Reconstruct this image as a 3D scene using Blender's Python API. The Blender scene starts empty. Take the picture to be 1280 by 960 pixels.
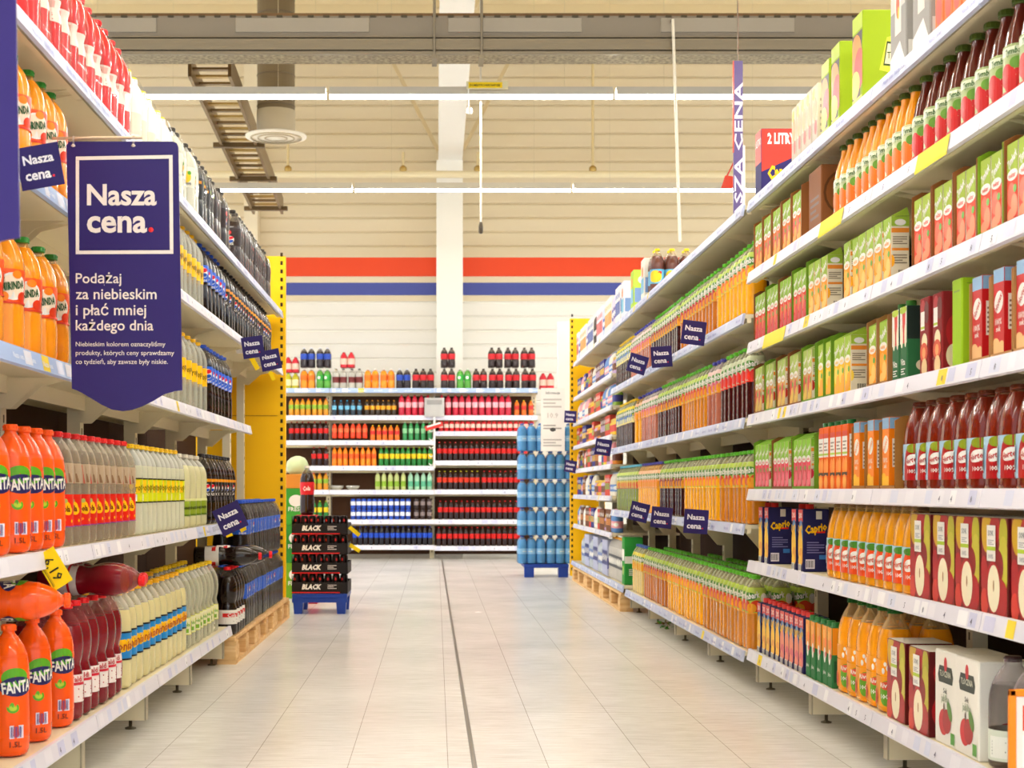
import bpy, bmesh, math, random
from math import sin, cos, pi, radians
from mathutils import Vector, Matrix, Euler
random.seed(7)
SC = bpy.context.scene
COL = SC.collection

# ------------------------------------------------------------------ camera, world, exposure
F, VX, VY, EYE = 2000.0, 545.0, 612.0, 0.92          # focal length in px (1280 wide), vanishing point, eye height
cam_d = bpy.data.cameras.new('camera')
cam = bpy.data.objects.new('camera', cam_d); COL.objects.link(cam)
cam.location = (0, 0, EYE); cam.rotation_euler = (pi / 2, 0, 0)
cam_d.sensor_width = 36; cam_d.lens = 36 * F / 1280
cam_d.shift_x = (640 - VX) / 1280; cam_d.shift_y = (VY - 480) / 1280
cam_d.clip_start = 0.05; cam_d.clip_end = 100
cam_d.dof.use_dof = True; cam_d.dof.focus_distance = 6.4; cam_d.dof.aperture_fstop = 8.0
SC.camera = cam
w = bpy.data.worlds.new('world'); SC.world = w; w.use_nodes = True
bg = w.node_tree.nodes['Background']
bg.inputs[0].default_value = (0.92, 0.96, 1.0, 1); bg.inputs[1].default_value = 0.62
vs = SC.view_settings
vs.view_transform = 'Standard'; vs.look = 'None'; vs.gamma = 1.0; vs.use_curve_mapping = False
vs.exposure = 1.27
LAMP_POWER = 27.0

# ------------------------------------------------------------------ helpers
def D(o): return o * F / 2250.0
def dx(X, px): return abs(X) * F / abs(px - VX)
def at(px, py, d): return Vector(((px - VX) * d / F, d, EYE - (py - VY) * d / F))

def lin(h):
    h = h.lstrip('#'); c = [int(h[i:i + 2], 16) / 255 for i in (0, 2, 4)]
    return tuple(x / 12.92 if x <= .04045 else ((x + .055) / 1.055) ** 2.4 for x in c) + (1,)
MATS = {}
def m(hexc, kind='plastic'):
    k = (hexc, kind)
    if k in MATS: return MATS[k]
    t = bpy.data.materials.new(kind + '_' + hexc.lstrip('#')); t.use_nodes = True
    nt = t.node_tree; b = nt.nodes['Principled BSDF']; b.inputs['Base Color'].default_value = lin(hexc)
    I = b.inputs
    if kind in ('plastic', 'paper', 'paint'): I['Specular IOR Level'].default_value = .3
    if kind == 'plastic': I['Roughness'].default_value = .35
    elif kind == 'paper': I['Roughness'].default_value = .6
    elif kind == 'gloss': I['Roughness'].default_value = .12; I['Coat Weight'].default_value = .25; I['Specular IOR Level'].default_value = .35; I['Coat Roughness'].default_value = .05
    elif kind == 'steel': I['Roughness'].default_value = .35; I['Metallic'].default_value = .85
    elif kind == 'paint': I['Roughness'].default_value = .45
    elif kind == 'matte': I['Roughness'].default_value = .9
    elif kind in ('clear', 'film', 'milky'):
        I['Roughness'].default_value = .08
        tr = nt.nodes.new('ShaderNodeBsdfTransparent'); mx = nt.nodes.new('ShaderNodeMixShader')
        tr.inputs[0].default_value = (.97, .97, .95, 1)
        fr = nt.nodes.new('ShaderNodeLayerWeight'); fr.inputs[0].default_value = .35
        mr = nt.nodes.new('ShaderNodeMapRange')
        lo, hi = {'clear': (.2, .8), 'film': (.01, .12), 'milky': (.75, 1)}[kind]
        mr.inputs['To Min'].default_value = lo; mr.inputs['To Max'].default_value = hi
        nt.links.new(fr.outputs['Facing'], mr.inputs['Value'])
        nt.links.new(mr.outputs[0], mx.inputs[0]); nt.links.new(tr.outputs[0], mx.inputs[1]); nt.links.new(b.outputs[0], mx.inputs[2])
        nt.links.new(mx.outputs[0], nt.nodes['Material Output'].inputs[0])
    elif kind == 'lamp':
        I['Emission Color'].default_value = (1, .985, .955, 1); I['Emission Strength'].default_value = LAMP_POWER
    MATS[k] = t
    return t

def noise_mat(name, c1, c2, scale=(1, 1, 1), rough=.6, lo=.35, hi=.65, detail=4, bump=0):
    t = bpy.data.materials.new(name); t.use_nodes = True; nt = t.node_tree; b = nt.nodes['Principled BSDF']
    tc = nt.nodes.new('ShaderNodeTexCoord'); mp = nt.nodes.new('ShaderNodeMapping'); mp.inputs['Scale'].default_value = scale
    nz = nt.nodes.new('ShaderNodeTexNoise'); nz.inputs['Scale'].default_value = 1; nz.inputs['Detail'].default_value = detail
    cr = nt.nodes.new('ShaderNodeValToRGB'); cr.color_ramp.elements[0].position = lo; cr.color_ramp.elements[1].position = hi
    cr.color_ramp.elements[0].color = lin(c1); cr.color_ramp.elements[1].color = lin(c2)
    L = nt.links.new
    L(tc.outputs['Object'], mp.inputs[0]); L(mp.outputs[0], nz.inputs['Vector']); L(nz.outputs[0], cr.inputs[0]); L(cr.outputs[0], b.inputs['Base Color'])
    b.inputs['Roughness'].default_value = rough
    if bump:
        bp = nt.nodes.new('ShaderNodeBump'); bp.inputs['Strength'].default_value = bump; bp.inputs['Distance'].default_value = .01
        L(nz.outputs[0], bp.inputs['Height']); L(bp.outputs[0], b.inputs['Normal'])
    return t

WHITE = m('#f4f1ea'); BLACK = m('#16120f'); CREAM = m('#efe3c2', 'paint'); CARD = m('#a9743f', 'paper')
RAILM = m('#e4e2ee', 'paint'); PURPLE = m('#3d2d84', 'plastic'); YEL = m('#ffd800', 'paper')
WOOD = noise_mat('pine_wood', '#d8a566', '#f0cb92', (3, 40, 40), .7)

class MB:
    def __init__(s): s.v = []; s.f = []; s.mi = []; s.sm = []; s.m = []
    def idx(s, mat):
        if mat not in s.m: s.m.append(mat)
        return s.m.index(mat)
    def add(s, vs_, fs, mat, smooth=False):
        o = len(s.v); s.v += [tuple(p) for p in vs_]; i = s.idx(mat)
        for f in fs: s.f.append([o + k for k in f]); s.mi.append(i); s.sm.append(smooth)
        return s
    def box(s, a, b, mat):
        (x0, x1), (y0, y1), (z0, z1) = [sorted((a[i], b[i])) for i in range(3)]
        return s.add([(x0, y0, z0), (x1, y0, z0), (x1, y1, z0), (x0, y1, z0), (x0, y0, z1), (x1, y0, z1), (x1, y1, z1), (x0, y1, z1)],
                     [(3, 2, 1, 0), (4, 5, 6, 7), (0, 1, 5, 4), (1, 2, 6, 5), (2, 3, 7, 6), (3, 0, 4, 7)], mat)
    def rbox(s, a, b, mat, r=.004, seg=1, smooth=False):
        bm = bmesh.new(); bmesh.ops.create_cube(bm, size=1)
        c = [(a[i] + b[i]) / 2 for i in range(3)]; d = [abs(b[i] - a[i]) for i in range(3)]
        for q in bm.verts: q.co = Vector([c[i] + q.co[i] * d[i] for i in range(3)])
        bmesh.ops.bevel(bm, geom=bm.edges[:], offset=r, segments=seg, affect='EDGES', profile=.5)
        bm.verts.index_update()
        s.add([q.co[:] for q in bm.verts], [[q.index for q in f.verts] for f in bm.faces], mat, smooth); bm.free(); return s
    def lathe(s, prof, mat, seg=18, c=(0, 0, 0), caps=True, sq=0):
        vs_ = []; fs = []; n = len(prof)
        for r, z in prof:
            for k in range(seg):
                a = 2 * pi * k / seg; ca, sa = cos(a), sin(a)
                if sq:
                    g = (abs(ca) ** sq + abs(sa) ** sq) ** (-1 / sq); rr = r * (g * .92)
                else: rr = r
                vs_.append((c[0] + rr * sa, c[1] - rr * ca, c[2] + z))
        for i in range(n - 1):
            for k in range(seg):
                k2 = (k + 1) % seg; fs.append((i * seg + k, i * seg + k2, (i + 1) * seg + k2, (i + 1) * seg + k))
        s.add(vs_, fs, mat, True)
        if caps:
            o = len(s.v) - len(vs_); i = s.idx(mat)
            for ring in (0, n - 1):
                if prof[ring][0] > .0005:
                    s.f.append([o + ring * seg + k for k in range(seg)]); s.mi.append(i); s.sm.append(False)
        return s
    def tube(s, p, q, r, mat, seg=8, r2=None):
        p, q = Vector(p), Vector(q); d = (q - p).normalized(); u = d.orthogonal().normalized(); w_ = d.cross(u); r2 = r if r2 is None else r2
        vs_ = []
        for (c, rr) in ((p, r), (q, r2)):
            for k in range(seg):
                a = 2 * pi * k / seg; vs_.append(c + u * (rr * cos(a)) + w_ * (rr * sin(a)))
        s.add(vs_, [(k, (k + 1) % seg, seg + (k + 1) % seg, seg + k) for k in range(seg)], mat, True)
        return s.add(vs_, [list(range(seg)), list(range(seg, 2 * seg))], mat)
    def beam(s, p, q, w_, h, mat):
        p, q = Vector(p), Vector(q); d = (q - p).normalized(); up = Vector((0, 0, 1)) if abs(d.z) < .95 else Vector((0, 1, 0))
        u = d.cross(up).normalized() * (w_ / 2); v = u.cross(d).normalized() * (h / 2)
        vs_ = [c + a * u + b_ * v for c in (p, q) for a, b_ in ((-1, -1), (1, -1), (1, 1), (-1, 1))]
        return s.add(vs_, [(0, 1, 2, 3), (4, 5, 6, 7), (0, 1, 5, 4), (1, 2, 6, 5), (2, 3, 7, 6), (3, 0, 4, 7)], mat)
    def prism(s, pts, y0, y1, mat, ax='y'):
        n = len(pts)
        g = (lambda a, y, b: (a, y, b)) if ax == 'y' else ((lambda a, y, b: (y, a, b)) if ax == 'x' else (lambda a, y, b: (a, b, y)))
        vs_ = [g(a, y0, b) for a, b in pts] + [g(a, y1, b) for a, b in pts]
        return s.add(vs_, [list(range(n)), list(range(n, 2 * n))] + [(k, (k + 1) % n, n + (k + 1) % n, n + k) for k in range(n)], mat)
    def join(s, o, M=None):
        off = len(s.v); s.v += [tuple(M @ Vector(p)) for p in o.v] if M else o.v
        for f, i, q in zip(o.f, o.mi, o.sm): s.f.append([off + k for k in f]); s.mi.append(s.idx(o.m[i])); s.sm.append(q)
        return s
    def mesh(s, name):
        me = bpy.data.meshes.new(name); me.from_pydata(s.v, [], s.f)
        for t in s.m: me.materials.append(t)
        me.polygons.foreach_set('material_index', s.mi); me.polygons.foreach_set('use_smooth', s.sm); me.update(); return me
    def build(s, name, parent=None): return link(name, s.mesh(name), parent)

def link(name, me, parent=None):
    o = bpy.data.objects.new(name, me); COL.objects.link(o)
    if parent is not None: o.parent = parent
    return o
LABELS = set()
def tag(o, label, cat, group=None, kind=None):
    o['label'] = label; o['category'] = cat
    if group: o['group'] = group
    if kind: o['kind'] = kind
    return o
def structure(o): o['kind'] = 'structure'; return o
def thing(name, loc, label, cat, group=None):
    o = link(name, None); o.location = loc; return tag(o, label, cat, group)
ORD = ['first', 'second', 'third', 'fourth', 'fifth', 'sixth', 'seventh', 'eighth', 'ninth', 'tenth', 'eleventh', 'twelfth', 'thirteenth', 'fourteenth', 'fifteenth', 'sixteenth',
       'seventeenth', 'eighteenth', 'nineteenth', 'twentieth'] + ['twenty-' + q for q in ('first', 'second', 'third', 'fourth', 'fifth', 'sixth', 'seventh', 'eighth', 'ninth')] + ['thirtieth', 'thirty-first', 'thirty-second', 'thirty-third', 'thirty-fourth']

# ------------------------------------------------------------------ text and printed shapes
_TX = {}
def glyphs(s, bold=.0, res=2):
    k = (s, bold, res)
    if k not in _TX:
        cu = bpy.data.curves.new('t', 'FONT'); cu.body = s; cu.resolution_u = res; cu.offset = bold
        o = bpy.data.objects.new('t', cu); COL.objects.link(o)
        me = bpy.data.meshes.new_from_object(o.evaluated_get(bpy.context.evaluated_depsgraph_get()))
        v = [(p.co.x, p.co.y) for p in me.vertices]; f = [tuple(p.vertices) for p in me.polygons]
        bpy.data.objects.remove(o); bpy.data.curves.remove(cu); bpy.data.meshes.remove(me)
        x0 = min(a for a, b in v); x1 = max(a for a, b in v)
        _TX[k] = ([(a - x0, b) for a, b in v], f, x1 - x0)
    return _TX[k]

def art(mb, shapes, mp, layer0=1):
    """shapes in face units; mp(u, v, layer) -> 3D"""
    for L, sh in enumerate(shapes):
        k = sh[0]; lay = layer0 + L
        if k == 'r':
            _, u0, v0, u1, v1, mat = sh; n = max(1, int((u1 - u0) / .12))
            us = [u0 + (u1 - u0) * i / n for i in range(n + 1)]
            mb.add([mp(u, v0, lay) for u in us] + [mp(u, v1, lay) for u in us], [(i, i + 1, n + 2 + i, n + 1 + i) for i in range(n)], mat)
        elif k == 'e':
            cu, cv, ru, rv, mat = sh[1:6]; rot = sh[6] if len(sh) > 6 else 0; n = 10; lo = []; hi = []
            for i in range(n + 1):
                t = pi * i / n; a = -cos(t); b_ = sin(t)
                for lst, sg in ((lo, -1), (hi, 1)):
                    x, y = a * ru, sg * b_ * rv; lst.append((cu + x * cos(rot) - y * sin(rot), cv + x * sin(rot) + y * cos(rot)))
            mb.add([mp(u, v, lay) for u, v in lo + hi], [(i, i + 1, n + 2 + i, n + 1 + i) for i in range(n)], mat)
        elif k == 'p':
            mb.add([mp(u, v, lay) for u, v in sh[1]], [list(range(len(sh[1])))], sh[2])
        elif k == 't':     # ('t', string, centre u, centre v, width, mat, rotation, height factor, shear, bold)
            s_, cu, cv, wd, mat = sh[1:6]; rot = sh[6] if len(sh) > 6 else 0; hf = sh[7] if len(sh) > 7 else 1; shr = sh[8] if len(sh) > 8 else 0; bold = sh[9] if len(sh) > 9 else .02
            v, f, W = glyphs(s_, bold, 1); g = wd / W; pts = []
            for a, b_ in v:
                x = (a - W / 2 + (b_ - .35) * shr) * g; y = (b_ - .35) * g * hf
                pts.append(mp(cu + x * cos(rot) - y * sin(rot), cv + x * sin(rot) + y * cos(rot), lay + 4))
            mb.add(pts, f, mat)
        elif k == 'bar':   # barcode or small print: n dark dashes
            _, u0, v0, u1, v1, n, mat, vert = sh
            for i in range(n):
                if vert: a = u0 + (u1 - u0) * i / n; q = (a, v0, a + (u1 - u0) / n * (.35 + .3 * (i % 3 == 0)), v1)
                else: a = v0 + (v1 - v0) * i / n; q = (u0, a, u1 - (u1 - u0) * (.35 if i % 3 == 1 else .05), a + (v1 - v0) / n * .45)
                mb.add([mp(q[0], q[1], lay), mp(q[2], q[1], lay), mp(q[2], q[3], lay), mp(q[0], q[3], lay)], [(0, 1, 2, 3)], mat)

# ------------------------------------------------------------------ the setting
def bevel_wall():
    b = MB(); wm = noise_mat('wall_cladding', '#e4d3b0', '#eadbbb', (.3, .3, 2), .55); y = D(25.6); z = 0
    prof = []
    while z < 7.3:
        prof += [(y, z), (y, z + .165), (y + .028, z + .178), (y + .028, z + .187)]; z += .2
    n = len(prof)
    wl = noise_mat('white_wall_cladding', '#f3eee2', '#f8f5ec', (.3, .3, 2), .5); h_ = sum(1 for a, c in prof if c < 3.61)  # whiter copy of the cladding: brightness of the lower wall painted into its colour
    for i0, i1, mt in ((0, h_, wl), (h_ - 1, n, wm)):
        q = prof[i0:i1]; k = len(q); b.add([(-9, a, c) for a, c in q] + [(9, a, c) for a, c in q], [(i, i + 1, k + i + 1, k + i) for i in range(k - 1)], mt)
    b.box((-9, y + .03, 0), (9, y + .2, 7.3), wm)
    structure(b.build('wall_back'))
    for i, (y0, y1, c) in enumerate(((322, 345.5, '#ee4a1c'), (353.5, 369, '#4a55a4'))):
        s = MB(); z1 = at(0, y0, y).z; z0 = at(0, y1, y).z
        s.box((-5, y - .012, z0), (5, y, z1), m(c, 'paint')); structure(s.build('trim_%d' % (i + 1)))
bevel_wall()

def floor():
    t = bpy.data.materials.new('vinyl_floor_tiles'); t.use_nodes = True; nt = t.node_tree; b = nt.nodes['Principled BSDF']; L = nt.links.new; N = nt.nodes.new
    tc = N('ShaderNodeTexCoord'); mp = N('ShaderNodeMapping')
    L(tc.outputs['Object'], mp.inputs[0])
    T = .3333
    br = N('ShaderNodeTexBrick'); br.offset = 0; br.inputs['Scale'].default_value = 1; br.inputs['Brick Width'].default_value = T; br.inputs['Row Height'].default_value = T * 4
    br.inputs['Mortar Size'].default_value = .0016; br.inputs['Mortar Smooth'].default_value = .3
    br.inputs['Color1'].default_value = (1, 1, 1, 1); br.inputs['Color2'].default_value = (.955, .95, .94, 1); br.inputs['Mortar'].default_value = (.5, .47, .43, 1)
    mp.inputs['Location'].default_value = (-.04 + 0.0, .06, 0)
    L(mp.outputs[0], br.inputs['Vector'])
    nz = N('ShaderNodeTexNoise'); nz.inputs['Scale'].default_value = 1; nz.inputs['Detail'].default_value = 6; nz.inputs['Roughness'].default_value = .7
    m2 = N('ShaderNodeMapping'); m2.inputs['Scale'].default_value = (6, 45, 1); L(tc.outputs['Object'], m2.inputs[0]); L(m2.outputs[0], nz.inputs['Vector'])
    cr = N('ShaderNodeValToRGB'); cr.color_ramp.elements[0].position = .3; cr.color_ramp.elements[1].position = .62
    cr.color_ramp.elements[0].color = lin('#dbd9d5'); cr.color_ramp.elements[1].color = lin('#f8f8f7'); L(nz.outputs[0], cr.inputs[0])
    mu = N('ShaderNodeMix'); mu.data_type = 'RGBA'; mu.blend_type = 'MULTIPLY'; mu.inputs[0].default_value = 1
    L(cr.outputs[0], mu.inputs[6]); L(br.outputs['Color'], mu.inputs[7]); L(mu.outputs[2], b.inputs['Base Color'])
    b.inputs['Roughness'].default_value = .2; b.inputs['Specular IOR Level'].default_value = .6
    n3 = N('ShaderNodeTexNoise'); n3.inputs['Scale'].default_value = 1.3; mr = N('ShaderNodeMapRange'); mr.inputs['To Min'].default_value = .14; mr.inputs['To Max'].default_value = .32
    L(tc.outputs['Object'], n3.inputs['Vector']); L(n3.outputs[0], mr.inputs['Value']); L(mr.outputs[0], b.inputs['Roughness'])
    f = MB(); f.box((-7, -4, -.1), (9, D(25.9), 0), t); structure(f.build('floor'))
    # dark expansion joint along the aisle
    s = MB(); p = at(592.8, 955, EYE * F / 343); q = at(552.5, 700.5, EYE * F / 88.5)
    dd = (q - p); p0 = p - dd * .35
    s.beam((p0.x, p0.y, .0012), (q.x, q.y, .0012), .017, .002, m('#8d8780', 'matte'))
    s.beam((p0.x - .006, p0.y, .0016), (q.x - .006, q.y, .0016), .004, .003, m('#5b564f', 'steel'))
    s.beam((p0.x + .006, p0.y, .0016), (q.x + .006, q.y, .0016), .004, .003, m('#5b564f', 'steel'))
    structure(s.build('trim_3'))
floor()
c = MB(); cm = m('#e6d3a8', 'matte'); c.box((-9, -4, 7.35), (9, D(25.9), 7.5), cm)
for k in range(14): c.box((-9, 2 + k * 1.6, 7.15), (9, 2.1 + k * 1.6, 7.35), cm)
structure(c.build('ceiling'))

# pillar, roof beam with braces, wall post
yb = D(25.4)
p = MB(); xa, xb = at(545.5, 0, yb).x, at(578, 0, yb).x; p.box((xa, yb - .35, 0), (xb, yb + .2, 5.5), m('#fdf9ee', 'paint')); structure(p.build('pillar'))
p = MB(); xa, xb = at(306, 0, yb).x, at(323, 0, yb).x; p.box((xa, yb - .1, 0), (xb, yb + .2, 7.1), m('#efe2c4', 'paint')); structure(p.build('pillar_side'))
p = MB(); zb = 5.50; x0, x1 = at(548, 0, D(25)).x, at(578, 0, D(25)).x
p.box((x0, D(13), zb), (x1, D(25.3), zb + .6), m('#fffdf6', 'paint'))
for s_ in (-1, 1):
    bx = x0 if s_ < 0 else x1
    p.beam((bx, D(24.6), zb + .05), (bx + s_ * .62, D(24.6), zb + 1.25), .05, .05, m('#d9c396', 'paint'))
    p.beam((bx, D(17.3), zb + .05), (bx + s_ * .62, D(17.3), zb + 1.25), .05, .05, m('#d9c396', 'paint'))
structure(p.build('roof_beam'))

# ------------------------------------------------------------------ lamps
tube_m = m('#ffffff', 'lamp'); hous = m('#d8d2c4', 'paint')
for r_, (yo, rn) in enumerate(((15.4, 'front visible row'), (20.2, 'row closer to the striped wall'), (10.6, 'row overhead'), (5.8, 'row above the near shelves'), (1.0, 'row behind the camera'))):
    y = D(yo); zl = 4.30
    for k in range(5):
        xc = -4.6 + k * 2.45
        t = thing('linear_lamp', (xc, y, zl), f'white tube lamp in the {rn}, {ORD[k]} from the left', 'lamp', 'linear tube lamps hanging over the aisle')
        b = MB(); b.prism([(-.085, -.022), (-.03, .018), (.03, .018), (.085, -.022), (.085, -.018), (.03, .06), (-.03, .06), (-.085, -.018)], -1.21, 1.21, hous, 'x'); b.build('housing', t)
        b = MB(); b.tube((-1.21, 0, -.014), (1.21, 0, -.014), .023, tube_m, 10); b.build('tube', t)
        for s_ in (-.8, .8): b = MB(); b.tube((s_, 0, .06), (s_, 0, 2.85), .0022, m('#d9cbaa', 'steel'), 5); b.build('suspension_wire', t)

# ------------------------------------------------------------------ ceiling services
GREY = m('#8f8574', 'steel'); GREYL = m('#8f8474', 'paint'); TAN = m('#9b8761', 'paint')
yq = D(15.0)
def zz(py, d=yq): return EYE - (py - VY) * d / F
t = thing('cable_duct', (0, yq, zz(52)), 'long grey steel cable duct spanning the aisle above the mesh tray', 'duct')
b = MB(); b.box((-4, -.16, 0), (5, .16, zz(27) - zz(52)), GREYL)
for k in range(5): b.rbox((-3.4 + k * 1.75, -.17, .03), (-2.3 + k * 1.75, -.155, .15), m('#a59b8b', 'paint'), .004)
for k in range(70): b.box((-4 + k * .128, -.172, zz(27) - zz(52) - .012), (-3.95 + k * .128, -.158, zz(27) - zz(52) + .004), m('#5d5545', 'steel'))
b.build('trough', t)
t = thing('mesh_cable_tray', (0, yq, zz(75)), 'perforated cable tray with cross ribs running under the grey duct', 'cable tray')
b = MB(); h = zz(55) - zz(75)
b.box((-4, -.2, .02), (5, .2, .03), noise_mat('perforated_steel', '#5f5442', '#b3a686', (30, 30, 1), .5))
b.prism([(-.2, .0), (-.17, .0), (-.2, h)], -4, 5, GREY, 'x'); b.build('tray_floor', t)
b = MB()
for k in range(22): b.beam((-4 + k * .42, -.2, .0), (-3.95 + k * .42, -.05, h), .022, .022, GREY)
b.beam((-4, -.21, 0), (5, -.21, 0), .03, .025, GREY); b.beam((-4, -.19, h), (5, -.19, h), .02, .02, GREY)
b.build('rib', t)
t = MB(); t.box((-4, yq + .3, zz(30)), (5, yq + .7, zz(3)), noise_mat('brown_steel', '#7d5c38', '#8f6c44', (2, 2, 2), .7)); tag(t.build('roof_purlin'), 'brown roof girder behind the grey cable duct at the top', 'girder')
t = thing('duct_hanger', (0, yq - .24, zz(80)), 'pair of threaded rods holding the cable tray beside the white roof beam', 'hanger')
for px in (543, 601):
    x = at(px, 0, yq).x; b = MB(); b.tube((x, 0, 0), (x, 0, 2.3), .012, GREY, 6); b.box((x - .02, -.02, -.02), (x + .02, .25, .01), GREY); b.build('rod', t)
# sloping ladder tray
A = at(262, 82, D(16.2)); Bq = at(335, 258, D(22.8))
t = thing('cable_ladder', (0, 0, 0), 'dark cable ladder tray running back over the shelves towards the wall', 'cable tray')
b = MB(); ux = Vector((.18, 0, 0)); dk = m('#8a7350', 'steel')
for s_ in (-1, 1): b.beam(A + ux * s_, Bq + ux * s_,   .03, .2, dk)
b.build('side_rail', t)
b = MB()
for k in range(26):
    q = A.lerp(Bq, (k + .5) / 26); b.beam(q - ux, q + ux, .07, .02, m('#c7ab6c', 'steel') if k % 2 else dk)
b.build('rung', t)
for f_ in (.42, .68, .95):
    b = MB(); q = A.lerp(Bq, f_) - Vector((0, 0, .09)); b.beam(q - ux * 1.5, q + ux * 1.5, .06, .05, m('#6d5a3e', 'steel')); b.build('support_arm', t)
q = A.lerp(Bq, .70) + Vector((-.05, 0, -.19))
b = MB(); b.lathe([(.13, 0), (.15, .01), (.15, .045), (.06, .06)], m('#efe6d2', 'paint'), 20, q); tag(b.build('ceiling_spotlight'), 'small round white light under the cable ladder', 'light')
# air diffuser
t = thing('air_diffuser', at(345, 172, D(17.7)), 'round white air diffuser on a thick grey vertical duct', 'air vent')
b = MB(); b.lathe([(.03, -.01), (.12, -.005), (.3, .0), (.302, .02), (.2, .04), (.17, .06)], m('#f3ead6', 'paint'), 32)
for r_ in (.1, .17, .24): b.lathe([(r_, -.012), (r_ + .015, -.012), (r_ + .015, .0), (r_, .0)], m('#bfae8c', 'paint'), 32, caps=False)
b.build('diffuser_plate', t)
b = MB(); b.lathe([(.19, .05), (.19, .26)], m('#d8cbb0', 'paint'), 28); b.build('collar', t)
b = MB(); b.lathe([(.185, .26), (.185, 2.4)], m('#8c7c62', 'paint'), 28)
for k in range(14): b.lathe([(.187, .3 + k * .15), (.19, .305 + k * .15), (.187, .31 + k * .15)], m('#7d6d55', 'paint'), 28, caps=False)
b.build('duct', t)
# sprinkler pipe
yp = D(24.2); zp = EYE + (VY - 218) * yp / F
t = thing('sprinkler_pipe', (0, yp, zp), 'long cream sprinkler pipe crossing in front of the back wall', 'pipe')
b = MB(); b.tube((-4, 0, 0), (5, 0, 0), .048, m('#f1e2ba', 'paint'), 12); b.build('pipe_run', t)
for px in (360, 504, 597, 741):
    x = at(px, 0, yp).x; b = MB(); b.lathe([(.03, .03), (.05, .05), (.05, .09), (.02, .12)], m('#c0a05c', 'steel'), 10, (x, 0, 0)); b.tube((x, 0, .1), (x, 0, 2.6 if px in (360, 741) else .3), .02, m('#e2cc98', 'paint'), 6); b.build('hanger', t)
# thin hanging cords
q = at(601, 292, D(15.6)); t = thing('pendant_socket', q, 'thin hanging cable ending in a small dark plug above the aisle', 'cord')
b = MB(); b.tube((0, 0, .1), (-.003, 0, 3), .009, m('#efe6d2'), 6); b.build('cable', t)
b = MB(); b.lathe([(.012, 0), (.02, .01), (.02, .06), (.012, .1)], m('#4a3f30'), 10); b.build('plug', t)
q = at(850, 302, D(14.6)); q2 = at(841, 24, D(14.72)); b = MB(); b.tube(q, q2, .012, m('#efe6d2'), 6); b.tube(q2, q2 + Vector((0, .074, 0)), .012, m('#8f8574', 'steel'), 6); tag(b.build('hanging_conduit'), 'thin white conduit dropping to the shelf top beside iced tea', 'conduit')
# thin yellow strip sign over the first lamp row
q = at(609, 107, 13.585); b = MB(); hw = 26 * q.y / F; b.box((-hw, -.01, -.03), (hw, .01, .035), m('#d8cfa8')); b.box((-hw * .9, -.014, -.022), (hw * .72, -.01, .026), m('#ecc800'))
art(b, [('t', 'DOMESTYLOWE NAPOJE', -.02, 0, hw * 1.45, BLACK)], lambda u, v, l: (u, -.015 - .0003 * l, v)); b.tube((-hw * .9, 0, -.03), (-hw * .9, 0, -.2), .006, WHITE, 5); b.lathe([(.02, -.24), (.03, -.22), (.02, -.19)], WHITE, 8, (-hw * .85, 0, 0))
o = b.build('lamp_sign'); o.location = q; tag(o, 'thin yellow strip sign lying along the first lamp row', 'sign')
# vertical banner on the top of the right gondola
yv = D(12.6); p0 = at(930, 262, yv); p1 = at(917, 76, yv)
b = MB(); b.box((p1.x, yv, p0.z - .05), (p1.x + .065, yv + .02, p1.z), m('#5b4a7c'))
b.box((p1.x - .004, yv - .001, p0.z + .4), (p1.x + .003, yv + .02, p1.z), m('#d8583a'))
b.box((p1.x + .065, yv, p0.z - .05), (p1.x + .08, yv + .02, p0.z + .45), WHITE)
art(b, [('t', 'NASZA CENA', 0, 0, 1.1, m('#d9cfe0'), pi / 2, .45)], lambda u, v, l: (p1.x + .034 + u, yv - .002, p1.z - .7 + v))
b.tube((p1.x + .03, yv + .01, p1.z), (p1.x + .03, yv + .01, 7.2), .004, GREY, 5); tag(b.build('hanging_banner'), 'narrow tall purple banner hanging over the tall shelf', 'banner')
q = at(912, 228, D(12.8)); b = MB(); b.prism([(-.06, -.04), (.06, -.04), (.05, .04), (-.03, .05)], 0, .02, m('#c9402a')); b.tube((-.02, .01, .04), (.06, .01, .2), .006, m('#c9402a'), 5); b.tube((.06, .01, .2), (.06, .01, 7.2 - q.z), .004, m('#c9402a'), 5)
o = b.build('hanging_tag'); o.location = q; tag(o, 'small red hanging tag beside the purple banner', 'tag')

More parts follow.
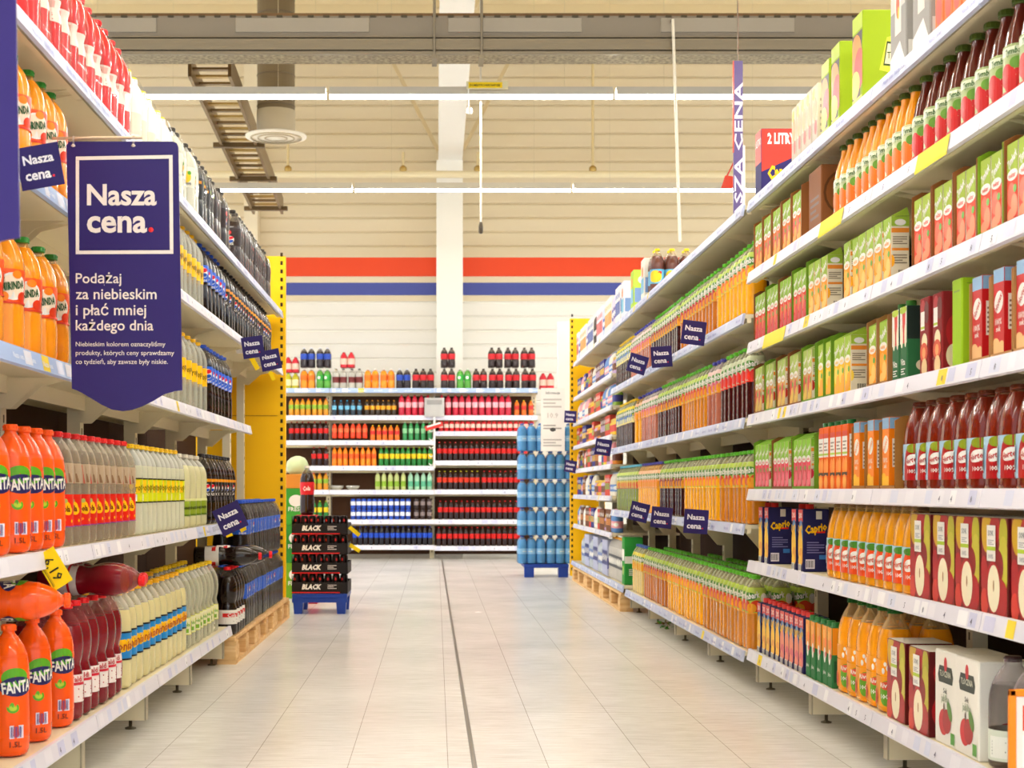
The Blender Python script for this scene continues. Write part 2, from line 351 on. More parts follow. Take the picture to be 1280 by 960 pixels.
# ------------------------------------------------------------------ shelving
LEFT, RIGHT, BACK = -1, 1, 0
POSTS = []
YB = D(23.8)
def T(side):
    if side == LEFT: return lambda u, w_, z: (-w_, u, z)
    if side == RIGHT: return lambda u, w_, z: (w_, u, z)
    return lambda u, w_, z: (u, YB + w_, z)
SLOT = m('#6e6145', 'matte'); DARKB = m('#4a2c18', 'matte'); TAGT = m('#6b6a80', 'paper')
RTAG = [m('#f6f5fb', 'paper'), m('#cfd0ea', 'paper'), m('#eceaf4', 'paper'), m('#d9dcf0', 'paper')]
def rail(tf, u0, u1, w0, z0, h, blue, rnd):
    b = MB()
    base = m('#a9bfe6', 'paint') if blue == 2 else (m('#c9d0ea', 'paint') if blue else RAILM)
    prof = [(w0 - .018, z0), (w0 - .006, z0 - .004), (w0 + .004, z0 + h), (w0 - .008, z0 + h)]
    vs_ = [tf(u, a, z) for u in (u0, u1) for a, z in prof]
    b.add(vs_, [(0, 1, 2, 3), (4, 5, 6, 7), (0, 1, 5, 4), (1, 2, 6, 5), (2, 3, 7, 6), (3, 0, 4, 7)], base)
    sg = -1 if tf(0, 1, 0)[0] < -.5 else 1
    def mp(u, v, l): return tf(u, w0 - .018 + .010 * v - .0006 * l, z0 + h * v)
    u = u0 + .03
    while u < u1 - .1:
        wd = rnd.choice((.05, .06, .08)); r_ = rnd.random()
        if r_ < .025: art(b, [('r', u, .05, u + wd, .95, m('#f4d53a', 'paper'))], mp)
        elif r_ < .7: art(b, [('r', u, .12, u + wd, .9, rnd.choice(RTAG))], mp)
        if rnd.random() < .45 and not blue:
            s_ = rnd.choice(('5', '4', '8')); v, f, W = glyphs(s_, .01, 1); g = .5
            pts = [mp(u + .015 + (b_ * .03), .3 + .0, 4) for a, b_ in v]
            pts = [mp(u + .012 + a * .03 * (1 if True else 0), .25 + b_ * g, 4) for a, b_ in v] if tf is not None and sg < 0 else [mp(u + .04 - a * .03, .25 + b_ * g, 4) for a, b_ in v]
            b.add(pts, f, TAGT)
        elif blue and rnd.random() < .6:
            v, f, W = glyphs('Nasza cena', .02, 1); g = .11 / W
            b.add([mp((u + a * g) if sg < 0 else (u + .11 - a * g), .3 + b_ * .45, 4) for a, b_ in v], f, m('#eef2ff') if blue == 2 else m('#7f86c4')); u += .06
        u += wd + rnd.uniform(.01, .12)
    return b
def bay(side, u0, u1, levels, wpost, upost, ztop, label, cat='shelf', blue=0, feet=True, wback=None, post_w=.06, back=DARKB, zb=0, group='shelving bays of the drinks aisle', railh=.048, base_back=None, brk=.12):
    """levels: (z of the price rail's lower edge, front distance w, blue)"""
    tf = T(side); rnd = random.Random(int(u0 * 1000) + side)
    wback = wback or wpost + .32
    uc = (u0 + u1) / 2; upost = [min(max(q, u0 + post_w / 2 + .004), u1 - post_w / 2 - .004) for q in upost]
    root = thing('shelving_bay', tf(uc, wpost, 0), label, cat, group)
    off = Vector(tf(uc, wpost, 0)); M = Matrix.Translation(-off)
    def put_(b, name, par): b.v = [tuple(Vector(p) - off) for p in b.v]; return b.build(name, par)
    for up in upost:
        POSTS.append((side, up - post_w / 2, up + post_w / 2, wpost))
        b = MB(); b.box(tf(up - post_w / 2, wpost, zb), tf(up + post_w / 2, wpost + .05, ztop), CREAM)
        for k in range(int(ztop / .05) - 2):
            if (side == BACK or k % 2) and .08 + k * .05 > zb: b.box(tf(up - .006, wpost - .001, .08 + k * .05), tf(up + .006, wpost + .002, .105 + k * .05), SLOT)
        put_(b, 'upright', root)
    b = MB(); b.box(tf(u0 + .003, wback, max(zb, .05)), tf(u1 - .003, wback + .02, ztop), back); put_(b, 'back_panel', root)
    for i, (z, wf, bl) in enumerate(levels):
        base = i == 0 and (feet or z < .2)
        b = MB(); e = .003
        b.box(tf(u0 + e, wf, z + railh - .022), tf(u1 - e, wback, z + railh - .004), CREAM)
        if not base:
            b.box(tf(u0 + e, wf + .01, z + .004), tf(u1 - e, wf + .03, z + railh - .02), CREAM)
            b.box(tf(u0 + e, wpost - .02, z - .03), tf(u1 - e, wpost - .0, z + railh - .02), CREAM)
        sh = put_(b, 'base_shelf' if base else 'shelf', root)
        b = rail(tf, u0 + e, u1 - e, wf, z, railh, bl, rnd); b.v = [tuple(Vector(p) - off) for p in b.v]; b.build('price_rail', sh)
        if not base:
            for up in upost:
                b = MB()
                for s_ in (-1, 1):
                    uu = up + s_ * (post_w / 2 + .004)
                    pts = [(wf + .04, z + .02), (wpost, z + .02), (wpost, z - brk), (wpost - .03, z - brk), (wf + (.14 if side != BACK else .06), z - .004)]
                    vs_ = [tf(uu - .0015, a, c_) for a, c_ in pts] + [tf(uu + .0015, a, c_) for a, c_ in pts]; n = 5
                    b.add(vs_, [list(range(n)), list(range(n, 2 * n))] + [(k, (k + 1) % n, n + (k + 1) % n, n + k) for k in range(n)], CREAM)
                b.v = [tuple(Vector(p) - off) for p in b.v]; b.build('bracket', sh)
    if feet:
        z, wf, _ = levels[0]
        b = MB(); b.box(tf(u1 - .045, wf + .03, .035), tf(u1 - .004, wback, z + .02), CREAM); b.box(tf(u1 - .047, wf + .026, .035), tf(u1 - .002, wf + .032, z + .01), m('#b5aa90', 'paint'))
        ft = put_(b, 'foot', root)
        b = MB(); q = tf(u1 - .025, wf + .09, 0); q = (q[0] - off[0], q[1] - off[1], q[2] - off[2])
        b.lathe([(.022, 0), (.022, .006), (.007, .01), (.007, .05)], m('#6b6456', 'steel'), 8, q); b.build('leveller', ft)
    return root

# left gondola
LB = [3.2, 4.45, 5.7, 6.95, 8.2, 9.45, 10.7, 11.95, 12.9]
lz = dict(b=.157, m=.70, t=1.25, u=1.74, o=2.15)
LN = ['before the first hanging sign', 'beside the first hanging sign', 'holding red-label and dark red bottles', 'holding lemonade and yellow-label bottles', 'holding clear yellow-capped bottles', 'above the wooden pallets', 'with cola bottles over the second pallet', 'against the yellow end panel']
for i in range(8):
    lv = []
    if i < 5: lv += [(lz['b'], 1.085, 0), (lz['m'], 1.10, 1 if i == 4 else 0)]
    if i < 6: lv += [(lz['t'], 1.11, 2 if i < 2 else 0)]
    lv += [(lz['u'], 1.11, 2 if i < 2 else 0), (lz['o'], 1.11, 1)]
    bay(LEFT, D(LB[i]), D(LB[i + 1]), lv, 1.36, [D(LB[i + 1]) - (.12 if i == 7 else 0)], 2.19, 'cream steel shelving bay on the left, ' + LN[i], feet=i < 5, wback=1.72, brk=.075, zb=0 if i < 5 else .147)
# right near gondola
RZ = [.137, .545, .873, 1.215, 1.547, 1.87, 2.2]
RBn = [3.5, 4.75, 5.94, 7.13, 8.31]
RN = ['closest to the orange frame', 'holding apple boxes', 'holding orange juice bottles', 'holding navy juice cartons at its low end']
for i in range(4):
    bay(RIGHT, D(RBn[i]), D(RBn[i + 1]), [(z, 1.45, 1 if k == 6 else 0) for k, z in enumerate(RZ)], 1.74, [D(RBn[i + 1]) - .06], 2.24, 'white seven-tier shelving bay, ' + RN[i], wback=1.98, railh=.05, brk=.012)
RZf = [.125, .712, 1.205, 1.688, 2.19]
RBf = [8.33, 9.65, 11.0, 12.35, 13.5, 14.6]
RFN = ['next to the carton shelves', 'over the green plant scrap', 'with dark cordials', 'beside the pallet end', 'meeting the small grocery shelves']
for i in range(5):
    lv = [(z, 1.43, 1) for z in RZf]
    if i >= 4: lv[0] = (.15, 1.41, 1)
    bay(RIGHT, D(RBf[i]), D(RBf[i + 1]), lv, 1.70, [D((10.45, 12.0, 13.3, 14.5)[min(i, 3)] - (1.3 if i == 0 else 1.35))] if i < 4 else [D(14.4)], 2.23, 'white five-tier bottle shelving bay, ' + RFN[i], feet=i < 4, wback=1.98, zb=0 if i < 4 else .147)
RZe = [.53, .83, 1.09, 1.33, 1.57, 1.83, 2.19]
RBe = [14.62, 15.9, 17.2, 18.6]
for i in range(3):
    bay(RIGHT, D(RBe[i]), D(RBe[i + 1]), [(.15, 1.41, 1)] + [(z, 1.43, 0) for z in RZe], 1.68, [D(RBe[i + 1]) - .05], 2.22, 'narrow-tier grocery shelving bay, ' + ('just beyond the bottle bays', 'in the middle of the grocery stretch', 'touching the yellow end panel')[i], feet=False, wback=1.98, railh=.04, zb=.147, brk=.012)
# back gondola
BZl = [.127, .465, .857, 1.174, 1.51, 1.84, 2.20]
BZr = [.116, .465, .86, 1.243, 1.63, 1.84, 2.20]
bxs = [at(px, 0, YB).x for px in (281, 412, 543, 672)]
for i in range(3):
    bay(BACK, bxs[i], bxs[i + 1], [(z, -.02 - .001 * k, 2 if k == 6 else 0) for k, z in enumerate(BZl if i < 2 else BZr)], .28, [bxs[i + 1] - .0], 2.25,
        'white back-wall shelving bay ' + ('half hidden behind the yellow panel', 'of orange and green drinks in the middle', 'of red cola, beside the water stack')[i], feet=False, wback=.42, back=m('#5a3a24', 'matte'), railh=.06, group='shelving bays along the back wall', brk=.012)

# yellow end panels (perforated)
for (pxa, pxb, d_, ytop, ln, wd) in ((322, 357, D(12.98), 320, 'tall yellow perforated end panel behind the cola bottles on the left', 0), (712.5, 729, D(18.75), 398, 'tall yellow perforated end panel beside the blue water stack', 0)):
    xa, xb = at(pxa, 0, d_).x, at(pxb, 0, d_).x; zt = at(0, ytop, d_).z
    if pxa < 400: xa = -1.76
    else: xb = 1.76
    t = thing('gondola_end_panel', ((xa + xb) / 2, d_, 0), ln, 'panel')
    b = MB(); o = (xa + xb) / 2; b.rbox((xa - o, 0, .02), (xb - o, .05, zt), m('#ffc400', 'paint'), .004)
    b.box((xa - o + .02, -.004, 1.45), (xb - o - .06, 0, 1.456), m('#c88f00', 'paint')); b.build('panel', t)
    b = MB(); n = int(zt / .06)
    hx = (at(352.5, 0, d_).x if pxa < 400 else at(715.5, 0, d_).x) - o
    for k in range(n): b.rbox((hx - .012, -.003, .08 + k * .06), (hx + .006, .001, .108 + k * .06), m('#3a2405', 'matte'), .0012)
    b.build('slot', t)

# ------------------------------------------------------------------ product kinds
class Kind: pass
def smooth_prof(pr, n=3):
    out = []
    for i in range(len(pr) - 1):
        p0, p1, p2, p3 = pr[max(0, i - 1)], pr[i], pr[i + 1], pr[min(len(pr) - 1, i + 2)]
        for k in range(n):
            t = k / n
            out.append(tuple(.5 * (2 * p1[j] + (p2[j] - p0[j]) * t + (2 * p0[j] - 5 * p1[j] + 4 * p2[j] - p3[j]) * t * t + (3 * p1[j] - p0[j] - 3 * p2[j] + p3[j]) * t ** 3) for j in (0, 1)))
    return out + [pr[-1]]
PROF = {
 'soda': [(.0, .012), (.55, .0), (.86, .012), (.99, .06), (1, .14), (1, .30), (.97, .36), (.93, .42), (.97, .49), (1, .56), (1, .66), (.93, .76), (.72, .86), (.42, .93), (.30, .955), (.29, 1)],
 'straight': [(.0, .01), (.6, .0), (.9, .012), (1, .05), (1, .2), (1, .4), (1, .6), (1, .70), (.95, .78), (.78, .86), (.5, .925), (.33, .955), (.30, 1)],
 'cordial': [(.0, .01), (.7, .0), (.95, .015), (1, .05), (1, .15), (.985, .2), (1, .26), (.985, .32), (1, .38), (.985, .44), (1, .5), (1, .7), (.96, .79), (.76, .885), (.45, .945), (.34, .96), (.33, 1)],
 'waist': [(.0, .01), (.7, .0), (.95, .015), (1, .05), (1, .3), (1, .52), (.97, .56), (.9, .62), (.8, .7), (.62, .79), (.46, .87), (.41, .93), (.41, 1)],
 'twowaist': [(.0, .01), (.6, .0), (.9, .015), (1, .06), (1, .18), (1, .34), (.94, .42), (.83, .48), (.94, .55), (1, .62), (1, .7), (.93, .78), (.7, .87), (.42, .935), (.3, .955), (.3, 1)],
 'wide': [(.0, .01), (.7, .0), (.95, .015), (1, .05), (1, .25), (1, .5), (.98, .58), (.94, .66), (.85, .76), (.7, .86), (.56, .93), (.52, .96), (.52, 1)],
 'jug': [(.0, .01), (.6, .0), (.9, .015), (1, .06), (1, .3), (1, .55), (.97, .66), (.85, .77), (.62, .87), (.42, .93), (.38, .95), (.38, 1)],
}
def prof_r(pr, t):
    for (r0, z0), (r1, z1) in zip(pr, pr[1:]):
        if z0 <= t <= z1: return r0 + (r1 - r0) * (t - z0) / max(1e-6, z1 - z0)
    return pr[-1][0]
def bottle(name, R, H, shape, liquid, neck, fill, cap, labels, lq='gloss', cat='bottle', sq=0, seg=18, capr=.36, caph=.05):
    K = Kind(); K.name = name; K.cat = cat; K.w = K.d = 2 * R; K.h = H * (1 + caph * .6)
    pr = smooth_prof(PROF[shape], 2); pts = [(r * R, z * H) for r, z in pr]
    b = MB(); lo = [p for p in pts if p[1] <= fill * H + 1e-6]; hi = [p for p in pts if p[1] > fill * H + 1e-6]
    lm = m(liquid, lq)
    if hi and neck and lo:
        b.lathe(lo, lm, seg, caps=False, sq=sq); rf = lo[-1]
        b.lathe([(0, rf[1]), (rf[0] * .97, rf[1])], lm, seg, caps=False, sq=sq); b.lathe([rf] + hi, m(neck, 'clear'), seg, caps=False, sq=sq)
    else: b.lathe(pts, lm, seg, caps=False, sq=sq)
    K.body = b; K.sq = sq
    cb = MB(); rc = R * capr; zc = H * (1 - caph * .55); hc = H * caph
    if cap:
        cb.lathe([(0, zc), (rc * 1.06, zc), (rc * 1.06, zc + .004), (rc, zc + .005), (rc, zc + hc - .003), (rc * .9, zc + hc), (0, zc + hc)], m(cap), 12, caps=False)
        for k in range(12):
            a = 2 * pi * k / 12; cb.box((rc * 1.0 * cos(a) - .0012, rc * 1.0 * sin(a) - .0012, zc + .006), (rc * 1.0 * cos(a) + .0012, rc * 1.0 * sin(a) + .0012, zc + hc - .004), m(cap))
    K.parts = [('cap', cb)] if cap else []
    for (z0, z1, base, shapes, n) in labels:
        lb = MB(); q = 6; lh = (z1 - z0) * H
        sqf = (lambda a: ((abs(cos(a)) ** sq + abs(sin(a)) ** sq) ** (-1 / sq)) * .92) if sq else (lambda a: 1.0)
        lb.lathe([((prof_r(pr, z0 + (z1 - z0) * i / q) * R + .0008), (z0 + (z1 - z0) * i / q) * H) for i in range(q + 1)], m(base, 'plastic'), seg, caps=False, sq=sq)
        Rm = max(prof_r(pr, z0 + (z1 - z0) * i / 4) for i in range(5)) * R
        for k in range(n):
            a0 = 2 * pi * k / n - (radians(40) if sq else 0)
            def mp(u, v, l, a0=a0):
                vv = min(1, max(0, v)); r = prof_r(pr, z0 + (z1 - z0) * vv) * R; a = a0 + u * lh / Rm
                r = r * sqf(a) + .0012 + .00025 * l
                return (r * sin(a), -r * cos(a), z0 * H + vv * lh)
            art(lb, shapes, mp)
        K.parts.append(('label', lb))
    return fin(K)
def fin(K):
    K.bm = K.body.mesh(K.name); K.pm = [(n, p_.mesh(n)) for n, p_ in K.parts]
    a = MB().join(K.body)
    for n, p_ in K.parts: a.join(p_)
    K.all = a.mesh(K.name); return K
def carton(name, w_, d_, h, base, front, side, cap=None, cat='carton', gable=0, top=None, capz=.018):
    K = Kind(); K.name = name; K.cat = cat; K.w, K.d, K.h = w_, d_, h
    b = MB(); bm_ = m(base, 'paper')
    if gable:
        hb = h * (1 - gable)
        b.rbox((-w_ / 2, -d_ / 2, 0), (w_ / 2, d_ / 2, hb), bm_, .003)
        b.add([(-w_ / 2, -d_ / 2, hb), (w_ / 2, -d_ / 2, hb), (w_ / 2, d_ / 2, hb), (-w_ / 2, d_ / 2, hb), (-w_ / 2, d_ / 2 - .008, h), (w_ / 2, d_ / 2 - .008, h)],
              [(0, 1, 5, 4), (3, 2, 5, 4), (0, 3, 4), (1, 2, 5)], m(top or base, 'paper'))
    else:
        hb = h; b.rbox((-w_ / 2, -d_ / 2, 0), (w_ / 2, d_ / 2, h), bm_, .0035)
        if top: b.box((-w_ / 2 + .003, -d_ / 2 + .003, h), (w_ / 2 - .003, d_ / 2 - .003, h + .0008), m(top, 'paper'))
    um, us = w_ / 2 / hb - .006, d_ / 2 / hb - .006; cl = lambda q, lim: max(-lim, min(lim, q)); cv = lambda q: max(.006, min(.994, q))
    art(b, front, lambda u, v, l: (cl(u, um) * hb, -d_ / 2 - .0003 - .00015 * l, cv(v) * hb))
    art(b, side, lambda u, v, l: (w_ / 2 + .0003 + .00015 * l, cl(u, us) * hb, cv(v) * hb))
    art(b, side, lambda u, v, l: (-w_ / 2 - .0003 - .00015 * l, -cl(u, us) * hb, cv(v) * hb))
    K.body = b; K.parts = []
    if cap:
        c_ = MB(); zc = hb + (h - hb) * .35 if gable else h
        yc = -d_ * .12 if gable else -d_ * .15
        c_.lathe([(.017, zc - .004), (.017, zc + capz - .002), (.015, zc + capz), (0, zc + capz)], m(cap), 12, (0, yc, 0)); K.parts = [('cap', c_)]; K.h = max(h, zc + capz)
    return fin(K)

def put(K, x, y, z, rz, label, group, parts=True, rot=None, cat=None):
    o = link(K.name, K.bm if parts else K.all); o.location = (x, y, z); o.rotation_euler = rot or (0, 0, rz)
    tag(o, label, cat or K.cat, group)
    if parts:
        for n, me in K.pm: link(n, me, o)
    return o

def C(*a): return m(*a)
w0 = WHITE; bk = BLACK; red = m('#e2231a'); grn = m('#5fae1e'); yl = m('#ffcf1a'); orn = m('#ff8a14'); navy = m('#25215f'); gold = m('#ffc400'); lime = m('#b7d431')
LH = .34
B = {}
B['fanta'] = bottle('soda_bottle', .055, .345, 'soda', '#ff5a08', None, 1, '#ff5a08',
    [(.02, .93, '#ff5a08', [('e', .0, .66, .12, .08, grn), ('e', .02, .58, .16, .085, navy), ('t', 'FANTA', .02, .58, .27, w0, .1, 1.6, 0, .03), ('e', -.02, .40, .055, .045, grn), ('e', -.02, .40, .035, .025, lime), ('r', -.05, .14, .07, .25, m('#efe6f2')), ('bar', -.04, .15, .06, .24, 8, m('#5a4a90'), 1), ('t', '1.5L', 0, .09, .1, m('#7a2a00'))], 2)], lq='gloss')
B['darkred'] = bottle('soda_bottle', .052, .355, 'twowaist', '#7d0c1a', '#b04048', .86, '#e8121c',
    [(.16, .40, '#f3e9e4', [('r', -.9, .62, .9, .72, m('#d8273c')), ('t', 'Valdi', .05, .85, .55, m('#c2202f')), ('bar', -.55, .08, .55, .55, 5, m('#c74450'), 0), ('r', .6, .05, 1.1, .6, m('#d8455a'))], 2)])
B['lemonade'] = bottle('lemonade_bottle', .053, .345, 'straight', '#dcd29a', '#efeadb', .84, '#f0ae00',
    [(.30, .60, '#1b88d0', [('r', -2.2, .0, 2.2, .06, bk), ('r', -2.2, .94, 2.2, 1, bk), ('e', 0, .5, .85, .22, gold, .1), ('t', 'Lemoniada', 0, .5, 1.5, m('#c0561a'), .1, 1.2, .2, .02), ('e', 1.1, .4, .14, .22, m('#f0e2c0'))], 2)])
B['clearlime'] = bottle('water_bottle', .053, .35, 'twowaist', '#e3e2c8', '#f0efe6', .9, '#f2c800',
    [(.18, .40, '#dfe06a', [('r', -.5, .05, .5, .95, m('#f2f0c8')), ('t', 'limonka', 0, .6, .8, grn), ('r', -.3, .12, .3, .35, m('#7fb42a')), ('bar', .6, .1, .95, .8, 6, bk, 1)], 2)], lq='clear')
B['colawhite'] = bottle('cola_bottle', .052, .355, 'twowaist', '#1c0d09', '#40302a', .9, '#e8121c',
    [(.17, .38, '#f1ede6', [('r', -.7, .5, .7, .78, m('#d9231f')), ('t', 'Cola', 0, .64, .7, w0), ('bar', -.5, .1, .5, .42, 4, m('#8d8078'), 0)], 2)])
def roundel(u, v, r): return [('e', u, v, r, r, w0), ('e', u, v + r * .45, r * .86, r * .42, m('#e0152a'), .15), ('e', u, v - r * .5, r * .82, r * .38, m('#1250b8'), .15)]
B['pepsi'] = bottle('cola_bottle', .052, .345, 'soda', '#1a0e0b', '#4a3c36', .82, '#1f4fc0',
    [(.46, .70, '#1f5fd6', roundel(0, .55, .3) + [('t', 'pepsi', 0, .12, .5, w0)], 3)])
B['pepsimax'] = bottle('cola_bottle', .052, .345, 'soda', '#140c0a', '#4a3c36', .84, '#1d1512',
    [(.40, .70, '#1b1513', roundel(0, .42, .2) + [('r', -.3, .72, .5, .86, m('#f09a10')), ('e', -.2, .8, .2, .12, lime), ('t', 'MAX', 0, .12, .4, w0)], 3)])
B['redlabel'] = bottle('soda_bottle', .05, .345, 'straight', '#c9b79c', '#dccfb8', .88, '#ea1c1c',
    [(.17, .46, '#e6200f', [('e', 0, .6, .28, .2, gold), ('e', -.14, .5, .18, .14, gold), ('e', .16, .5, .18, .14, gold), ('t', 'Koola', 0, .56, .44, m('#6a1408'), 0, 1.4, 0, .03), ('e', .05, .8, .08, .07, m('#b8c060')), ('e', -.3, .2, .04, .05, gold), ('e', .02, .22, .05, .04, orn), ('e', .3, .18, .04, .05, gold), ('r', -.9, .0, .9, .03, m('#a03aa0'))], 3),
     (.56, .74, '#b9a488', [('p', [(-.25, 0), (.2, 0), (.02, 1)], m('#c25844')), ('p', [(.3, .05), (.55, .05), (.2, .95)], m('#8a6848'))], 3)], lq='clear')
B['yellowlabel'] = bottle('tonic_bottle', .05, .34, 'straight', '#dfe0c4', '#eef0e6', .8, '#f6c400',
    [(.36, .64, '#d8dc10', [('r', -2, 0, 2, .05, bk), ('r', -2, .95, 2, 1, bk), ('r', -.75, .08, .05, .35, w0), ('r', -.75, .4, .2, .92, m('#ffd21a')), ('t', 'Sherops', 0, .6, .95, m('#7d5a00'), .25, 1.4, .3, .01)], 2)], lq='milky')
B['khoom'] = bottle('soda_bottle', .06, .33, 'straight', '#e2dfae', '#efeee2', .86, '#d9d3c4',
    [(.16, .40, '#8fa62c', [('r', -2, .86, 2, 1, m('#d8dc9a')), ('r', -2, 0, 2, .1, m('#5c7a1a')), ('t', 'Khoom', .1, .5, .8, m('#24300a'), 0, 1.2, 0, .03)], 2)], lq='milky')
B['mirinda'] = bottle('soda_bottle', .056, .335, 'soda', '#ff9a12', '#ffb658', .93, '#2f8a2a',
    [(.38, .66, '#ff5a14', [('e', .0, .5, .46, .4, w0), ('e', 0, .5, .4, .34, m('#ffe9cf')), ('e', .12, .84, .16, .12, orn), ('e', -.3, .2, .16, .14, orn), ('e', -.3, .2, .1, .09, m('#ffd08a')), ('t', 'MIRINDA', 0, .52, .74, m('#20582a'), .18, 1.7, .1, .035), ('e', .34, .2, .18, .16, m('#e43a12')), ('r', -1.2, 0, 1.2, .05, m('#e43a12'))], 3)])
B['tonic'] = bottle('tonic_bottle', .05, .34, 'straight', '#d8d8c8', '#ecece2', .9, '#f2b800',
    [(.38, .64, '#ffc60a', [('t', 'Sherops', 0, .5, 1.0, bk, .2, 1.5, .3, .01)], 3)], lq='clear')
B['red2l'] = bottle('soda_bottle', .055, .355, 'twowaist', '#e0170f', '#f0382c', .93, '#e8121c',
    [(.36, .56, '#fbe6dc', [('r', -.6, .6, .6, .9, m('#f4b8ac')), ('t', 'Value', .0, .76, .45, m('#d02a20')), ('bar', -.5, .08, .5, .5, 5, m('#e0584a'), 0)], 2)])
B['whitejug'] = bottle('water_bottle', .06, .33, 'jug', '#fbfaf4', None, 1, '#f6e21a', [(.25, .5, '#ece8d6', [('r', -.4, .2, .4, .7, m('#f4e25a'))], 2)], lq='plastic')
B['lemonpack'] = bottle('soda_bottle', .052, .34, 'soda', '#e9e8d8', '#f4f2ea', .9, '#3a342c', [(.40, .68, '#f2f0e2', [('e', 0, .5, .3, .3, yl), ('e', .2, .7, .1, .1, grn), ('t', 'Lemon', 0, .2, .6, bk)], 3)], lq='milky')
B['cherry'] = bottle('cola_bottle', .052, .345, 'soda', '#2a120e', '#4a3c36', .84, '#1d1512', [(.40, .70, '#2b1512', roundel(0, .35, .2) + [('e', -.1, .75, .15, .12, red), ('t', 'MAX', 0, .1, .35, w0)], 3)])
# --- right side
def cord(liquid, top='#b9cf52', fruit='#e2401a', band='#f0a020', cap='#5fbf22', neck='#d8d8b0', lab=.50):
    return bottle('cordial_bottle', .05, .34, 'cordial', liquid, neck, .80, cap,
        [(lab, .86, top, [('e', -.25, .32, .24, .24, m(fruit)), ('e', .22, .3, .24, .22, m(fruit)), ('e', .02, .22, .2, .18, m(band)), ('e', -.1, .66, .35, .16, m('#4d8a26')), ('t', 'Tymbark', -.05, .68, .8, w0, .2, 1.5, .2, .03), ('r', -1.6, 0, 1.6, .05, m(band)), ('e', .5, .6, .12, .2, m('#f0ead0'))], 3)], capr=.4, sq=4)
B['amber'] = cord('#d8841c'); B['amber2'] = cord('#c8701a', fruit='#c81e1e'); B['orange2'] = cord('#ffb010', fruit='#ff7a10', band='#ffc020')
B['gold2'] = cord('#f0a012', fruit='#f0b020'); B['dark2'] = cord('#3c0f0a', fruit='#a01020'); B['darkred2'] = cord('#420c0a', top='#c9cfa8', fruit='#e0161c', band='#e8301c')
B['pink2'] = cord('#b86a52', top='#e9c8c0', fruit='#e05a7a', cap='#4a4ab0', neck='#e8d8d0'); B['orangeblue'] = cord('#ffae18', top='#f8c49a', fruit='#ff9030', cap='#4a4ab0', neck='#ffc060')
B['green2'] = cord('#7f8a1e', top='#c8d86a', fruit='#e0c020', band='#d84a3a', cap='#6ac0d8', neck='#c0c890'); B['paleyellow'] = cord('#e6c878', top='#e8d84a', fruit='#e8c020', cap='#3a62b8')
B['yellowcap'] = cord('#3a2010', top='#e8d020', fruit='#3a78c0', band='#f4e8a0', cap='#f2c81a')
B['hortexred'] = bottle('juice_bottle', .057, .268, 'wide', '#7a1e08', '#a8481c', .95, '#6b2c12',
    [(.11, .53, '#a9cfe8', [('e', 0, .45, .48, .55, m('#b5161a')), ('e', .05, .88, .35, .13, m('#8d9c1e')), ('r', -.48, .0, .48, .45, m('#b5161a')), ('e', -.08, .56, .27, .15, w0, .25), ('t', 'Hortex', -.08, .56, .46, m('#c01a20'), .25, 1.3, .3, .02), ('t', '100%', -.05, .25, .3, w0), ('r', .62, .02, .8, .14, w0), ('r', .62, .2, .95, .75, m('#dfe8ec')), ('bar', .64, .22, .93, .6, 9, bk, 1)], 2)], capr=.5, sq=4)
B['hortexorange'] = bottle('juice_bottle', .054, .27, 'wide', '#f0a010', '#f4c060', .93, '#8a6a4a',
    [(.11, .55, '#a9d4e4', [('e', 0, .4, .5, .5, m('#f0501a')), ('r', -.5, 0, .5, .4, m('#f0501a')), ('e', 0, .88, .4, .1, m('#4a8a2a')), ('e', -.08, .52, .27, .16, w0, .25), ('t', 'Hortex', -.08, .52, .46, m('#d84a1a'), .1, 1.4, .3, .02), ('t', '100%', -.05, .22, .3, w0), ('r', .62, .2, .95, .75, w0), ('bar', .64, .22, .93, .6, 9, bk, 1)], 2)], capr=.5, sq=4)
def glassb(liq, fr, top='#c9cf9a', neck=None):
    return bottle('juice_bottle', .046, .262, 'waist', liq, neck, .95, '#4a5a1a',
        [(.06, .55, top, [('r', -.6, .78, .6, .95, m('#e8ecc8')), ('t', 'Tymbark', 0, .86, .5, m('#3a6a1a'), .1, 1.3, .2, .02), ('e', -.22, .38, .24, .24, m(fr)), ('e', .24, .46, .24, .22, m(fr)), ('e', .05, .62, .16, .12, m('#6a9a2a')), ('e', .02, .18, .3, .18, m(fr)), ('r', -1.2, 0, 1.2, .07, m(fr))], 2)], capr=.5, caph=.075, sq=3)
B['strawberry'] = glassb('#5a1408', '#cf1a12', top='#a9b878'); B['orangeglass'] = glassb('#ff9a0a', '#ff7410')
B['bigorange'] = bottle('juice_bottle', .06, .335, 'jug', '#ffa410', '#ffd890', .86, '#1f6a2a',
    [(.06, .36, '#f7a020', [('e', 0, .45, .3, .42, m('#6aa82a')), ('t', 'Riviva', 0, .72, .5, w0), ('e', 0, .7, .25, .14, m('#e05a3a')), ('t', '100%', 0, .35, .4, w0), ('e', .7, .4, .18, .3, m('#d8361a')), ('e', -.75, .3, .2, .25, m('#d8361a'))], 2),
     (.37, .52, '#ffa410', [('e', .1, .5, .14, .22, w0), ('e', -.25, .3, .12, .2, w0), ('e', .4, .2, .12, .18, w0), ('e', -.1, .75, .1, .14, w0)], 3)], capr=.42, sq=4)
B['darkclear'] = bottle('juice_bottle', .062, .29, 'jug', '#4a1a24', '#c0b0b4', .8, '#3a1a1a', [(.08, .36, '#d8e0d0', [('r', -.5, .1, .5, .8, m('#f0f2ea')), ('bar', -.4, .2, .4, .7, 5, m('#3a4a3a'), 0)], 2)], lq='clear')
